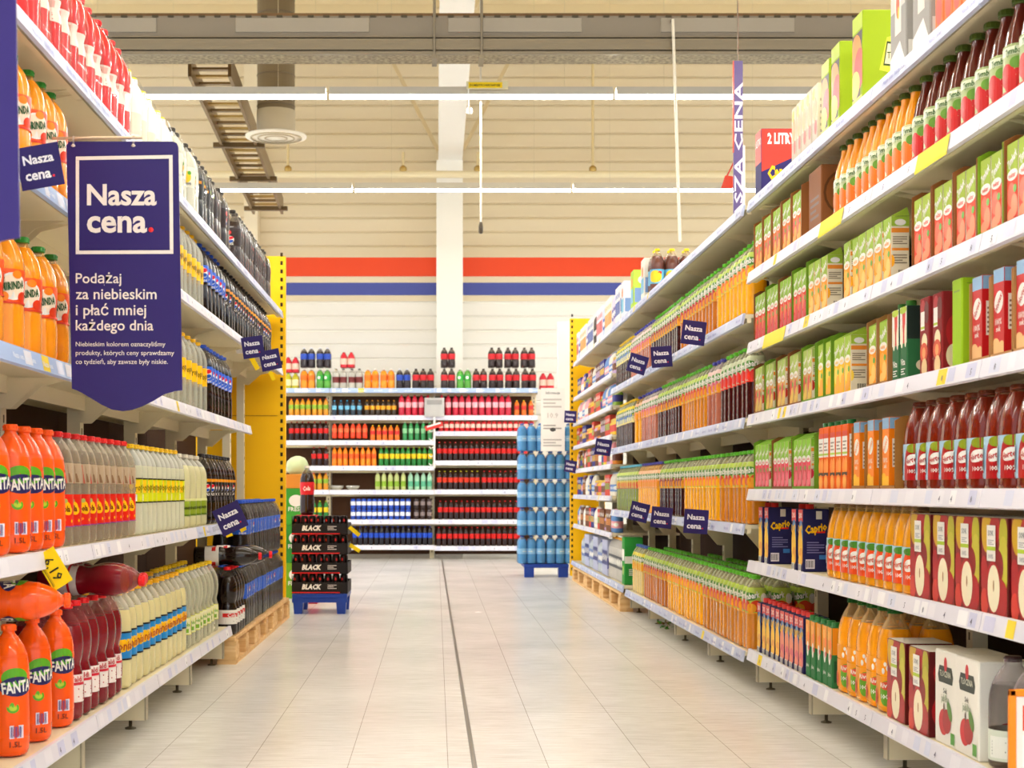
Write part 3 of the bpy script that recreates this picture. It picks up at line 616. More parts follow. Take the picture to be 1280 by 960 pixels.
B['icetea'] = bottle('iced_tea_bottle', .05, .33, 'soda', '#5a2410', '#c0a080', .86, '#f0d81a', [(.28, .58, '#5ab0dc', [('e', 0, .5, .5, .42, m('#f2c818')), ('t', 'ICE TEA', 0, .5, .8, m('#1a3a9a'), .1, 1.2, 0, .03), ('e', .35, .75, .14, .12, red)], 2)])
def tetra(lower, upper, fr, fr2=None, side='#e9dcc0', bandc='#f09030', cap=None, txt='Tymbark', gable=.12, wd=.078, dp=.06, h=.235):
    r = wd / (2 * h * (1 - gable))
    f = [('r', -r, 0, r, .58, m(lower, 'paper')), ('r', -r, .58, r, 1, m(upper, 'paper')), ('t', txt, 0, .80, r * 1.75, w0, .45, 1.7, .2, .035), ('e', 0, .6, r * .95, .07, w0),
         ('t', 'nektar', 0, .6, r * 1.2, m(lower)), ('e', -r * .2, .36, r * .7, .15, m(fr)), ('e', r * .35, .22, r * .6, .14, m(fr2 or fr)), ('e', -r * .3, .1, r * .6, .09, m(fr2 or fr)), ('e', r * .5, .42, r * .3, .05, grn)]
    rs = dp / (2 * h * (1 - gable))
    s_ = [('r', -rs, .84, rs, 1, m(upper, 'paper')), ('e', 0, .9, rs * .6, .05, w0), ('r', -rs * .95, .74, rs * .95, .81, m(bandc)), ('bar', -rs * .8, .56, rs * .8, .70, 4, m('#8a7a60'), 0), ('r', -rs * .9, .46, rs * .9, .5, m(bandc)), ('bar', -rs * .8, .26, rs * .8, .42, 4, m('#8a7a60'), 0), ('bar', -rs * .2, .05, rs * .8, .16, 10, bk, 1), ('e', -rs, .3, rs * .4, .1, m(fr))]
    return carton('juice_carton', wd, dp, h, side, f, s_, cap, gable=gable, top=upper)
B['tredpink'] = tetra('#ef4a30', '#a9c23c', '#f8603a', '#ff8a5a', txt='Tymbark'); B['torange'] = tetra('#ffa012', '#9fc03a', '#ffb020', '#ffc860', wd=.085)
B['tyellow'] = tetra('#ffc814', '#a4c63a', '#ffd84a', '#ffb010'); B['tgreenred'] = tetra('#e8402a', '#93be34', '#f0602a', '#e02a3a', bandc='#6aa02a', wd=.07)
B['tgreenorange'] = tetra('#f07818', '#9cc43a', '#e03a20', '#ffb030', wd=.07); B['tgreenpink'] = tetra('#e8405e', '#8fc832', '#e02a4a', '#f06a7a', h=.225, wd=.07)
B['tpale'] = tetra('#d9a860', '#b4ca62', '#d8382a', '#e8c048', wd=.07)
def capri(fr, fr2, h=.235):
    wd, dp = .078, .105; r = wd / (2 * h); rs = dp / (2 * h)
    f = [('r', -r, .8, r, 1, m('#e02a24')), ('t', '20%', 0, .9, r * 1.3, w0), ('e', r * .2, .58, r * .9, .25, m('#3a8ad0')), ('e', -r * .05, .40, r * 1.0, .28, m(fr)), ('e', r * .2, .24, r * .9, .14, m(fr2)), ('e', -r * .2, .16, r * .7, .1, m(fr)), ('t', 'Caprio', 0, .7, r * 1.9, gold, .25, 1.8, .2, .04), ('r', -r, 0, r * .3, .12, w0), ('bar', -r * .9, .02, r * .2, .11, 8, navy, 1)]
    s_ = [('t', 'Caprio', 0, .7, rs * 1.7, gold, .2, 1.4, .2, .04), ('r', -rs * .2, .62, rs * .7, .65, red), ('r', 0, .84, rs * .45, .97, m('#e8e0d0')), ('bar', -rs * .7, .3, rs * .7, .5, 5, m('#7a76a8'), 0), ('r', -rs * .8, .05, -rs * .1, .2, m('#e8e0e8')), ('bar', -rs * .75, .07, -rs * .15, .18, 9, bk, 1), ('r', .05, .2, rs * .8, .27, m('#3a78c0'))]
    return carton('juice_carton', wd, dp, h, '#1f1b52', f, s_, '#e02a24', top='#1f1b52', capz=.02)
B['caprioy'] = capri('#ffc818', '#f0a010', .225); B['caprioL'] = capri('#ffc818', '#f0a010', .25); B['capriop'] = capri('#f08a6a', '#e05a6a', .225)
def hort(c1, sky='#8fb8dc', h=.232, sl='#f4c080'):
    wd, dp = .078, .065; r = wd / (2 * h); rs = dp / (2 * h)
    f = [('r', -r, .84, r, 1, m(sky)), ('r', -r, 0, r, .84, m(c1)), ('e', 0, .62, r * .85, .12, w0, .5), ('t', 'Hortex', 0, .62, r * 1.5, m(c1), .8, 1.3, .2, .02), ('t', '100%', 0, .40, r * 1.2, w0), ('t', 'sok', 0, .32, r * .8, w0), ('e', -r * .5, .08, r * .9, .14, m(sl)), ('e', r * .6, .06, r * .7, .12, m(sl))]
    s_ = [('r', -rs, 0, rs, .84, m(c1)), ('r', -rs, .84, rs, 1, m(sky)), ('r', -rs * .7, .3, rs * .7, .7, m('#f2e6d8')), ('bar', -rs * .6, .33, rs * .6, .66, 6, m('#8a6a58'), 0)]
    return carton('juice_carton', wd, dp, h, c1, f, s_, None, top=c1)
B['hortcred'] = hort('#cc1a1e'); B['hortcorange'] = hort('#ff8a10', sl='#ffc21a')
_ = .17
B['orangecart'] = carton('juice_carton', .075, .07, .235, '#f0661a', [('r', -_, .82, _, .9, m('#e03a18')), ('r', -_ * .9, .52, _ * .9, .82, w0), ('bar', -_ * .7, .62, _ * .7, .78, 3, m('#9a8a80'), 0), ('r', -_ * .9, .55, _ * .9, .58, lime), ('e', -.06, .36, .09, .13, orn), ('e', .08, .38, .08, .12, m('#ffa030')), ('r', -_ * .9, .22, _ * .9, .27, m('#3a2a10')), ('e', 0, .12, .13, .12, orn), ('e', 0, .12, .09, .085, m('#ffb040'))],
    [('r', -.12, .5, .12, .85, w0), ('bar', -.1, .55, .1, .8, 4, m('#9a8a80'), 0), ('e', 0, .2, .1, .14, orn)], '#2a7a3a', top='#f0661a')
B['applecarton'] = carton('juice_carton', .09, .07, .235, '#8d1a1c', [('e', -.05, .85, .1, .12, m('#b5202a')), ('e', .1, .8, .1, .14, m('#6a1014')), ('r', -.14, .58, .02, .82, w0), ('r', -.14, .6, .02, .63, lime), ('e', .02, .42, .12, .12, m('#f2e2b8')), ('e', .0, .3, .16, .12, m('#d8481e')), ('e', 0, .29, .07, .07, m('#f0a060')), ('e', .02, .1, .12, .12, m('#e8c890'))],
    [('e', 0, .5, .1, .2, m('#b5202a')), ('e', 0, .2, .1, .15, m('#f2e2b8'))], None)
B['greenwhite'] = carton('juice_carton', .075, .07, .232, '#2a6a3c', [('p', [(-.16, .5), (.16, .5), (.16, 1), (-.16, 1)], w0), ('p', [(-.02, .5), (.07, .5), (.1, 1), (-.05, 1)], m('#d8281e')), ('e', -.07, .6, .06, .16, m('#f2ead0')), ('e', .1, .6, .05, .16, m('#f2ead0')), ('e', 0, .95, .16, .05, lime), ('t', 'Vita', 0, .25, .2, w0), ('bar', -.1, .08, .1, .18, 3, w0, 0)],
    [('r', -.15, .55, .15, 1, m('#22302a')), ('e', .05, .2, .08, .07, m('#e8d8b8'))], '#3a7a2a')
B['greenorange'] = carton('juice_carton', .07, .07, .225, '#2f7a42', [('r', -.16, .55, .16, 1, m('#f59a1c')), ('e', -.05, .85, .07, .08, m('#ffb84a')), ('e', .07, .72, .07, .08, m('#ff7a14')), ('e', 0, .5, .07, .13, w0), ('t', 'vitta', 0, .5, .11, m('#8a6a7a'), 1.2), ('e', .09, .52, .05, .05, red), ('t', 'juice', 0, .22, .18, w0)],
    [('r', -.16, .55, .16, 1, m('#f59a1c')), ('r', -.12, .1, .12, .45, m('#1d5a34')), ('r', 0, .65, .1, .95, m('#e8d8c0')), ('bar', .01, .67, .09, .93, 6, bk, 0)], '#1f7a35')
def bib():
    wd, dp, h = .20, .15, .255; r = wd / (2 * h); rs = dp / (2 * h); A1, A2, A3, CR = m('#b3191f'), m('#d4a81a'), m('#8f1016'), m('#f6ecca')
    f = [('r', -r, 0, r, 1, m('#8a1a1c')), ('e', -.22, .85, .16, .22, A2), ('e', .02, .88, .16, .14, A1), ('e', .27, .82, .12, .2, m('#b9b52a')), ('e', .27, .52, .15, .30, m('#c9c03a')), ('e', -.3, .4, .12, .2, A1), ('e', .1, .5, .18, .18, A3), ('e', .2, .18, .2, .2, A1), ('e', -.28, .12, .12, .14, m('#d43a2a')),
         ('e', -.02, .28, .22, .27, A1), ('e', -.0, .27, .18, .245, CR), ('e', -.0, .3, .02, .06, m('#a87838')), ('p', [(-.02, .56), (.0, .56), (.03, .64), (.015, .65)], m('#5a3a18')), ('r', -.2, .55, .06, .92, w0), ('r', -.2, .66, .06, .7, lime), ('t', 'SOK', -.07, .84, .16, m('#8a8a90')), ('bar', -.16, .72, .02, .78, 3, m('#a8a8b0'), 0), ('t', '100%', -.07, .6, .14, m('#a0a0a8'))]
    s_ = [('r', -rs, 0, rs, 1, m('#641114')), ('e', -.1, .75, .14, .2, A1), ('e', .12, .6, .14, .22, A2), ('e', -.08, .3, .18, .22, A1), ('e', .14, .18, .14, .18, m('#b9b52a')), ('r', -.1, .5, .12, .85, w0), ('r', -.1, .62, .12, .66, lime)]
    return carton('juice_box', wd, dp, h, '#7a3a2a', f, s_, None, cat='box', top='#efe8de')
B['applebox'] = bib()
def wbib():
    wd, dp, h = .19, .15, .27; dkb = m('#2f3a33'); R1 = m('#c8202c')
    f = [('p', [(-.22, .66), (.22, .66), (.25, .74), (.2, .84), (-.2, .84), (-.25, .74)], dkb), ('e', 0, .86, .05, .08, R1), ('t', 'TLOCZNIA', 0, .76, .36, m('#d8dcc8'), 0, 1.2), ('t', 'Sok', 0, .58, .12, dkb), ('t', 'jablko', 0, .5, .26, m('#8a9a7a')), ('e', -.06, .24, .15, .14, R1), ('e', .05, .26, .14, .13, m('#a8141e')), ('e', .14, .38, .06, .12, m('#5a8a3a'), .6), ('e', -.04, .40, .02, .05, m('#5a3a18')), ('r', .18, .04, .3, .16, m('#5aa83a'))]
    return carton('juice_box', wd, dp, h, '#f2efe6', f, [('e', 0, .25, .12, .14, R1)], None, cat='box', top='#efe9dc')
B['whitebox'] = wbib()
B['coffeebox'] = carton('grey_carton', .17, .12, .26, '#a09c96', [('r', -.3, .75, .3, 1, m('#c8c4bc')), ('r', -.12, .45, .14, 1, m('#e2ddd0')), ('e', 0, .8, .07, .16, m('#e8501e')), ('e', .03, .7, .03, .08, gold), ('p', [(-.32, .05), (.32, .05), (.1, .35), (-.32, .2)], m('#e8e6e2'))], [('r', -.2, .05, .2, .3, m('#d8d6d2'))], None)
def tbox(wd=.13, h=.25, txt='TYM'):
    dp = .18
    f = [('r', -wd / (2 * h), .82, wd / (2 * h), 1, m('#b9cf2a')), ('p', [(-.34, 0), (.1, 0), (.3, .8), (-.3, .8)], m('#3a2408')), ('e', -.05, .55, .22, .24, m('#f08a1a')), ('e', .08, .4, .2, .22, m('#e8401e')), ('e', -.08, .25, .18, .15, m('#f6d020')), ('r', -.4, 0, .4, .1, m('#c8d838'))]
    s_ = [('p', [(-.1, .35), (.2, .28), (.34, .5), (.3, .8), (-.02, .7)], m('#d8e03a')), ('p', [(-.06, .4), (.32, .36), (.32, .62), (-.02, .66)], m('#3a4a12')), ('p', [(-.045, .42), (.30, .385), (.30, .6), (-.01, .635)], m('#e8e2b8')), ('t', 'TYMBARK', .13, .51, .3, m('#3a4a12'), 0, 1.5), ('r', .0, .1, .2, .14, m('#7a8a1a'))]
    return carton('display_carton', wd, dp, h, '#9fb812', f, s_, None, cat='box')
B['greenbox0'] = tbox(.13, .32); B['greenbox1'] = tbox(.12, .30); B['greenbox2'] = tbox(.12, .28)
B['plainbox'] = carton('display_carton', .08, .13, .25, '#9cc414', [('r', -.1, .85, .1, .87, m('#7a9a1a'))], [('r', -.2, .93, .2, .94, m('#7a9a1a'))], None, cat='box')
B['brownbox'] = carton('cardboard_box', .2, .2, .24, '#8a5226', [('bar', -.3, .2, .3, .6, 4, m('#5a3214'), 0)], [('e', 0, .55, .38, .38, m('#5f3716')), ('e', 0, .55, .34, .34, m('#8a5226')), ('t', 'Owoce', -.1, .78, .3, m('#3f220c'), .5), ('p', [(-.2, .3), (.3, .2), (.3, .55), (-.05, .6)], m('#3a200a')), ('p', [(-.16, .33), (.27, .24), (.27, .52), (-.03, .57)], m('#7a4a22')), ('t', 'TYMBARK', .08, .42, .4, m('#2a1606'), -.15, 1.5)], None, cat='box')
B['capriobox'] = carton('promotion_box', .13, .17, .3, '#2a2266', [('r', -.34, .5, .34, 1, m('#e63a2a')), ('t', '2 LITRY', 0, .82, .5, w0)], [('p', [(-.5, .35), (.5, .6), (.5, 1), (-.5, 1)], m('#e63a2a')), ('t', '2 LITRY', .02, .85, .42, w0, 0, 1.8, 0, .04), ('t', 'Caprio', .03, .35, .44, gold, .1, 1.8, .2, .05), ('r', -.2, .05, -.05, .15, w0)], None, cat='box')
B['multicarton'] = carton('juice_carton', .08, .07, .24, '#e8d8c0', [('r', -.17, .0, .17, .4, m('#b8a890')), ('e', 0, .6, .12, .2, m('#f0a060')), ('e', .06, .3, .08, .12, m('#d84a3a')), ('e', -.06, .85, .08, .1, m('#f4c840'))], [('bar', -.1, .2, .1, .8, 6, m('#a89880'), 0)], None)
B['orangebar'] = carton('juice_carton', .075, .07, .235, '#e8783a', [('e', 0, .7, .1, .2, m('#f0a060')), ('e', 0, .3, .12, .2, m('#d8401e')), ('t', 'SOK', 0, .5, .2, w0)], [('bar', -.1, .2, .1, .8, 6, m('#f4d8b8'), 0)], None)

# ------------------------------------------------------------------ rows along the shelves
RZROT = {LEFT: radians(38), RIGHT: radians(-38), BACK: 0}
BOXROT = {LEFT: radians(90), RIGHT: radians(-90), BACK: 0}
USED = {}
def place(side, X, u, z, K, label, group, parts=True, inset=0, jit=0, wobble=.12):
    isbox = K.cat in ('carton', 'box')
    dep = K.d
    if any(s_ == side and u + K.w / 2 > a - .006 and u - K.w / 2 < b_ + .006 and X + inset + dep > w_ - .004 for s_, a, b_, w_ in POSTS): return None
    tf = T(side); x, y, z = tf(u, X + dep / 2 + inset, z)
    rz = (BOXROT[side] + random.uniform(-.008, .008)) if isbox else 0 if getattr(K, 'sq', 0) else RZROT[side] + random.uniform(-wobble, wobble)
    return put(K, x, y, z, rz, label, group, parts)
def row(side, X, z, px0, px1, K, desc, where, n=None, rows=1, parts=True, pitch=None, group=None, z2=0, gap=0):
    if side == BACK: a, b_ = sorted((at(px0, 0, YB).x, at(px1, 0, YB).x))
    else: a, b_ = sorted((dx(X, px0), dx(X, px1)))
    if side != BACK and pitch is None and n is None: pitch = K.w + gap
    n = n or max(1, int((b_ - a) / (pitch or (K.w + .004)) + .3)); p_ = (b_ - a) / n
    lim = K.w if getattr(K, 'sq', 0) else K.w * 1.05 if K.cat == 'bottle' else K.w + .004
    if p_ < lim: n = max(1, int((b_ - a) / lim)); p_ = (b_ - a) / n
    for r_ in range(rows):
        for i in range(n):
            rr = '' if rows == 1 else (' in front' if r_ == 0 else ' behind' if r_ == 1 else ' third deep')
            lab = f'{desc} {where}{rr}, {ORD[min(i, 33)]} from the ' + ('left' if side == BACK else 'camera')
            place(side, X, a + p_ * (i + .5) + (random.uniform(-.5, .5) * min(.006, max(0, p_ - K.w))), z, K, lab, group or f'{desc.split(" ", 1)[0]} {K.name.replace("_", " ")}s {where}', parts, inset=r_ * (K.d + .012) + random.uniform(0, .006))
def trays(X, z, px0, px1, K, desc, where, nt, wall='#a9743f', ends=None):
    a, b_ = sorted((dx(X, px0), dx(X, px1))); p_ = (b_ - a) / nt; cnt = 0
    for t_ in range(nt):
        u0 = a + p_ * t_ + .004; u1 = u0 + p_ - .008; wm = m(ends[t_ % len(ends)] if ends else wall, 'paper')
        tl = thing('display_tray', (X, (u0 + u1) / 2, z), f'open card tray of {" ".join(desc.split()[:5])} {where}, {ORD[t_]} from the camera'[:140], 'tray', f'card display trays {where}')
        hb = K.h * .98; dp = K.d * 2 + .016; L = (u1 - u0) / 2
        b = MB(); b.box((0, -L, 0), (dp, L, .0025), wm); b.box((dp - .003, -L, 0), (dp, L, hb), wm); b.box((0, -L, 0), (.002, L, .014), wm); b.build('tray_floor', tl)
        for s_ in (-1, 1):
            b = MB(); b.prism([(0, 0), (dp, 0), (dp, hb * 1.04), (.03, hb * 1.04), (0, hb * .97)], s_ * L, s_ * (L - .003), wm); b.build('side_wall', tl)
        n = max(1, int((u1 - u0 - .014) / (K.w + .005))); q = K.w + .005; st = u1 - .006 - n * q
        for i in range(n):
            place(RIGHT, X, st + q * (i + .5), z + .004, K, f'{desc} {where}, tray {ORD[t_]} from camera, carton {ORD[i]}', f'{desc} {where}', True, inset=.006); cnt += 1

# ---- right near section (rails at 1.45); deck height = rail bottom + .046
X = 1.462
def dz(z): return z + .0465
z = dz(RZ[6])
row(RIGHT, X, z, 1168, 1330, B['orangebar'], 'orange carton', 'on top tier above dark bottles')
row(RIGHT, X, z, 1108, 1166, B['coffeebox'], 'grey carton with white flash', 'on top tier beside the green boxes', n=2)
for i, (pe, hh) in enumerate(((1078, 0), (1050, 1), (1037, 2))):
    place(RIGHT, X, dx(X, pe) + .065, z, B['greenbox%d' % hh], 'large green fruit display box on the top tier, ' + ORD[i] + ' from the camera', 'green display boxes')
row(RIGHT, X, z, 988, 1021, B['multicarton'], 'beige fruit carton', 'on top tier behind the green boxes', n=6)
row(RIGHT, X, z, 943, 952, B['capriobox'], 'red and navy promotion box', 'standing on the top tier', n=1)
z = dz(RZ[5])
row(RIGHT, X, z, 1134, 1330, B['strawberry'], 'dark strawberry juice bottle', 'on the sixth tier', pitch=.108)
row(RIGHT, X, z, 1063, 1132, B['orangeglass'], 'orange juice bottle', 'on the sixth tier beside dark ones', n=8)
row(RIGHT, X, z, 1037, 1062, B['orangeglass'], 'orange juice bottle', 'on the sixth tier past a gap', n=3)
row(RIGHT, X, z, 1004, 1034, B['brownbox'], 'brown printed cardboard box', 'on the sixth tier', n=2)
trays(X, z, 942, 1002, B['tgreenorange'], 'green orange juice carton', 'on sixth tier', 5, '#a0602c')
z = dz(RZ[4])
trays(X, z, 1139, 1330, B['tredpink'], 'red and green nectar carton', 'on fifth tier', 6, '#a8682e', ['#9a5a28', '#9a5a28', '#8ab01e', '#a06030'])
row(RIGHT, X, z, 1054, 1114, B['torange'], 'yellow-orange nectar carton', 'on the fifth tier', n=9)
row(RIGHT, X, z, 1010, 1034, B['torange'], 'yellow-orange nectar carton', 'on fifth tier beside the green trays', n=4)
trays(X, z, 942, 1008, B['tgreenred'], 'green red nectar carton', 'on fifth tier', 4, '#6f9a1c', ['#6f9a1c', '#8a5226'])
z = dz(RZ[3])
trays(X, z, 1211, 1330, B['hortcred'], 'red apple juice carton', 'on fourth tier', 4, '#c08a50')
bx = place(RIGHT, X, dx(X, 1196), z, B['plainbox'], 'plain green display box between the red cartons on fourth tier', None)
row(RIGHT, X, z, 1147, 1178, B['applecarton'], 'dark red apple print carton', 'on fourth tier beside green box', n=2)
row(RIGHT, X, z, 1112, 1134, B['greenwhite'], 'dark green and white carton', 'on fourth tier', n=2)
trays(X, z, 1083, 1110, B['torange'], 'orange nectar carton', 'on fourth tier', 2)
row(RIGHT, X, z, 1041, 1063, B['tyellow'], 'yellow nectar carton', 'on the fourth tier', n=3)
trays(X, z, 1020, 1039, B['tyellow'], 'yellow nectar carton', 'on fourth tier', 2, '#6f9a1c')
trays(X, z, 942, 1019, B['tpale'], 'pale green apple nectar carton', 'on fourth tier', 5, '#8a6a30', ['#6f9a1c', '#8a5226', '#8a5226'])
z = dz(RZ[2])
row(RIGHT, X, z, 1122, 1330, B['hortexred'], 'red-label dark juice bottle', 'on the third tier', pitch=.118)
trays(X, z, 1064, 1119, B['hortcorange'], 'white-oval orange juice carton', 'on third tier', 3, '#a8702e')
row(RIGHT, X, z, 1021, 1060, B['orangecart'], 'orange fruit carton with white label', 'on third tier', n=7)
trays(X, z, 942, 1018, B['tgreenpink'], 'pink and green nectar carton', 'on third tier', 3, '#6f9a1c', ['#6f9a1c', '#8a5226'])
z = dz(RZ[1])
row(RIGHT, X, z, 1136, 1345, B['applebox'], 'large apple print juice box', 'on the second tier', pitch=.205)
row(RIGHT, X, z, 1028, 1134, B['hortexorange'], 'orange-label juice bottle', 'on the second tier', n=11)
row(RIGHT, X, z, 988, 1005, B['caprioL'], 'navy carton with yellow fruit', 'on second tier beside orange bottles', n=2)
row(RIGHT, X, z, 946, 962, B['caprioL'], 'navy carton with yellow fruit', 'on second tier past a gap', n=2)
z = dz(RZ[0])
row(RIGHT, X, z, 1224, 1330, B['darkclear'], 'clear bottle of dark juice', 'on the bottom tier', n=4)
row(RIGHT, X, z, 1166, 1222, B['whitebox'], 'white juice box with red apple', 'on the bottom tier', n=2)
row(RIGHT, X, z, 1104, 1165, B['applebox'], 'apple print juice box', 'on the bottom tier', n=2)
row(RIGHT, X, z, 1042, 1102, B['bigorange'], 'orange juice bottle with green cap', 'on the bottom tier', n=6, rows=2)
row(RIGHT, X, z, 1006, 1040, B['greenorange'], 'green and orange carton', 'on the bottom tier', n=5)
row(RIGHT, X, z, 975, 1004, B['capriop'], 'navy carton with pink fruit', 'on the bottom tier', n=5)
row(RIGHT, X, z, 946, 974, B['caprioy'], 'navy carton with yellow fruit', 'on the bottom tier', n=6)
# orange framed sign at the bottom edge
t = thing('price_display', at(1290, 960, dx(1.42, 1262)), 'orange framed price display standing on the bottom tier by dark bottles', 'sign')
# ---- far right section
X = 1.445
z = dz(RZf[4])
def pack(K, nx, ny, x, y, z, rz, label, group, film='film', cat='pack', jit=0, name='drink_pack'):
    root = thing(name, (x, y, z), label, cat, group); root.rotation_euler.z = rz
    g = .001; W = nx * (K.w + g); Dp = ny * (K.d + g)
    for i in range(nx):
        for j in range(ny):
            o = link('bottle', K.all, root); o.location = (-W / 2 + (i + .5) * (K.w + g), -Dp / 2 + (j + .5) * (K.d + g), 0); o.rotation_euler.z = random.uniform(-.5, .5) - rz * 0
    key = (nx, ny, round(K.w, 3), round(K.h, 3))
    if key not in _FILM:
        b = MB(); rings = []; seg = 28
        hh = K.h * .93
        for (zf, sx) in ((.0, .96), (.03, 1.0), (.35, .99), (.5, .985), (.72, 1.0), (.84, .96), (.93, .86), (1.0, .78)):
            for k in range(seg):
                a = 2 * pi * k / seg; ca, sa = cos(a), sin(a); gq = (abs(ca) ** 7 + abs(sa) ** 7) ** (-1 / 7)
                wv = 1 + .004 * sin(k * 3 + zf * 9)
                rings.append((gq * ca * (W / 2 + .004) * sx * wv, gq * sa * (Dp / 2 + .004) * sx * wv, zf * hh))
        b.add(rings, [(i * seg + k, i * seg + (k + 1) % seg, (i + 1) * seg + (k + 1) % seg, (i + 1) * seg + k) for i in range(7) for k in range(seg)], m('#c8c8c8', 'film'), True)
        _FILM[key] = b.mesh('shrink_film')
    link('shrink_film', _FILM[key], root)
    return root
_FILM = {}
d_ = dx(1.46, 812); pack(B['icetea'], 3, 2, 1.46 + .16, d_ + .1, z, 0, 'shrink-wrapped pack of iced tea with yellow caps on top shelf', 'drink packs on the top shelf')
z = dz(RZf[3])
G = 'on fourth bottle-bay shelf'
row(RIGHT, X, z, 893, 934, B['orange2'], 'bright orange cordial bottle', G, pitch=.1005)
row(RIGHT, X, z, 848, 891, B['amber2'], 'amber cordial bottle', G, pitch=.1005)
row(RIGHT, X, z, 812, 846, B['dark2'], 'dark cordial bottle', G, pitch=.1005)
row(RIGHT, X, z, 787, 810, B['pink2'], 'pale pink cordial bottle', G, pitch=.103)
row(RIGHT, X, z, 769, 785, B['yellowcap'], 'yellow-capped dark cordial bottle', G, pitch=.103)
z = dz(RZf[2]); G = 'on third bottle-bay shelf'
row(RIGHT, X, z, 897, 934, B['darkred2'], 'dark cherry cordial bottle', G, pitch=.1005)
row(RIGHT, X, z, 881, 895, B['pink2'], 'pale cordial bottle', G, pitch=.103)
row(RIGHT, X, z, 850, 879, B['amber'], 'amber cordial bottle', G, pitch=.1005)
row(RIGHT, X, z, 820, 848, B['dark2'], 'dark cordial bottle', G, pitch=.1005)
row(RIGHT, X, z, 800, 818, B['pink2'], 'pink-label cordial bottle', G, pitch=.103)
row(RIGHT, X, z, 790, 799, B['orangeblue'], 'orange cordial bottle with blue cap', G, n=2)
row(RIGHT, X, z, 769, 788, B['yellowcap'], 'yellow-capped dark cordial bottle', G, pitch=.103)
z = dz(RZf[1]); G = 'on second bottle-bay shelf'
row(RIGHT, X, z, 897, 934, B['amber'], 'amber cordial bottle', G, pitch=.1005)
row(RIGHT, X, z, 853, 895, B['orange2'], 'bright orange cordial bottle', G, pitch=.1005)
row(RIGHT, X, z, 822, 851, B['dark2'], 'dark cordial bottle', G, pitch=.1005)
row(RIGHT, X, z, 796, 820, B['orangeblue'], 'orange cordial bottle with blue cap', G, pitch=.103)
row(RIGHT, X, z, 769, 794, B['green2'], 'olive green cordial bottle', G, pitch=.103)
z = dz(RZf[0]); G = 'on bottom bottle-bay shelf'
row(RIGHT, X, z, 876, 934, B['amber'], 'amber cordial bottle', G, pitch=.1005, rows=3)
row(RIGHT, X, z, 832, 874, B['orange2'], 'orange cordial bottle', G, pitch=.1005, rows=3)
row(RIGHT, X, z, 803, 830, B['amber2'], 'brown cordial bottle', G, pitch=.1005, rows=2)
row(RIGHT, X, z, 789, 801, B['paleyellow'], 'pale yellow cordial bottle', G, pitch=.103)
# ---- left section
X = 1.118
z = lz['b'] + .0465; XL = 1.10
G = 'on left bottom shelf'
for i, (pe) in enumerate((34, 62, 90)):
    place(LEFT, XL, dx(XL, pe) + .02, z, B['fanta'], f'orange sleeved soda bottle {G}, {ORD[i]} from the camera', 'orange sleeved soda bottles ' + G)
row(LEFT, XL, z, 99, 158, B['darkred'], 'dark red soda bottle', G, n=7, rows=2)
row(LEFT, XL, z, 160, 237, B['lemonade'], 'cloudy lemonade bottle with blue label', G, n=11, rows=2)
row(LEFT, XL, z, 238, 275, B['clearlime'], 'yellow-capped clear water bottle', G, n=8, rows=2)
def lying(K, x, y, z, rz, label, group):
    put(K, x, y, z + K.w / 2, 0, label, group, True, rot=Euler((pi / 2, 0, rz)).to_matrix().to_euler())
zt = z + B['fanta'].h
lying(B['fanta'], -1.36, dx(XL, 36) + .05, zt, radians(100), 'orange sleeved soda bottle lying on its side on the standing ones', None)
zt = z + B['darkred'].h
lying(B['darkred'], -1.315, dx(XL, 132), zt, radians(80), 'dark red soda bottle lying across the standing ones', 'lying dark red bottles')
lying(B['darkred'], -1.325, dx(XL, 144), zt, radians(74), 'dark red soda bottle lying behind another lying bottle', 'lying dark red bottles')
z = lz['m'] + .0465; G = 'on left second shelf'; X = 1.115
for i, pe in enumerate((12, 38, 54, 68, 81)):
    place(LEFT, X, dx(X, pe) + .0, z, B['fanta'], f'orange sleeved soda bottle {G}, {ORD[i]} from the camera', 'orange sleeved soda bottles ' + G)
row(LEFT, X, z, 88, 173, B['redlabel'], 'clear soda bottle with red label', G, n=10, rows=1)
row(LEFT, X, z, 175, 233, B['yellowlabel'], 'clear soda bottle with yellow label', G, n=10, rows=1)
row(LEFT, X, z, 235, 262, B['khoom'], 'pale lime soda bottle', G, n=4)
row(LEFT, X, z, 264, 297, B['pepsimax'], 'dark cola bottle with lime stripe', G, pitch=.115)
z = lz['t'] + .0465; G = 'on left third shelf'; X = 1.125
for i, pe in enumerate((4, 30, 52, 71, 86)):
    place(LEFT, X, dx(X, pe) + .0, z, B['mirinda'], f'orange soda bottle with green cap {G}, {ORD[i]} from the camera', 'orange soda bottles ' + G)
row(LEFT, X, z, 186, 205, B['khoom'], 'pale lime soda bottle', G + ' behind the sign', n=3)
row(LEFT, X, z, 206, 262, B['tonic'], 'clear tonic bottle with yellow label', G, n=8)
row(LEFT, X, z, 264, 292, B['pepsi'], 'cola bottle with blue label', G, n=7)
z = lz['u'] + .0465; G = 'on left fourth shelf'
for i, pe in enumerate((14, 38, 58, 72, 84)):
    place(LEFT, X, dx(X, pe) + .0, z, B['mirinda'], f'orange soda bottle with green cap {G}, {ORD[i]} from the camera', 'orange soda bottles ' + G)
row(LEFT, X + .13, z, 88, 130, B['darkred'], 'dark red soda bottle', G, n=6)
row(LEFT, X, z, 226, 258, B['tonic'], 'clear tonic bottle with yellow label', G, n=6)
row(LEFT, X, z, 259, 285, B['pepsi'], 'cola bottle with blue label', G, n=6)
row(LEFT, X, z, 286, 341, B['pepsimax'], 'dark cola bottle', G, pitch=.125)
z = lz['o'] + .0465; G = 'left top shelf packs'
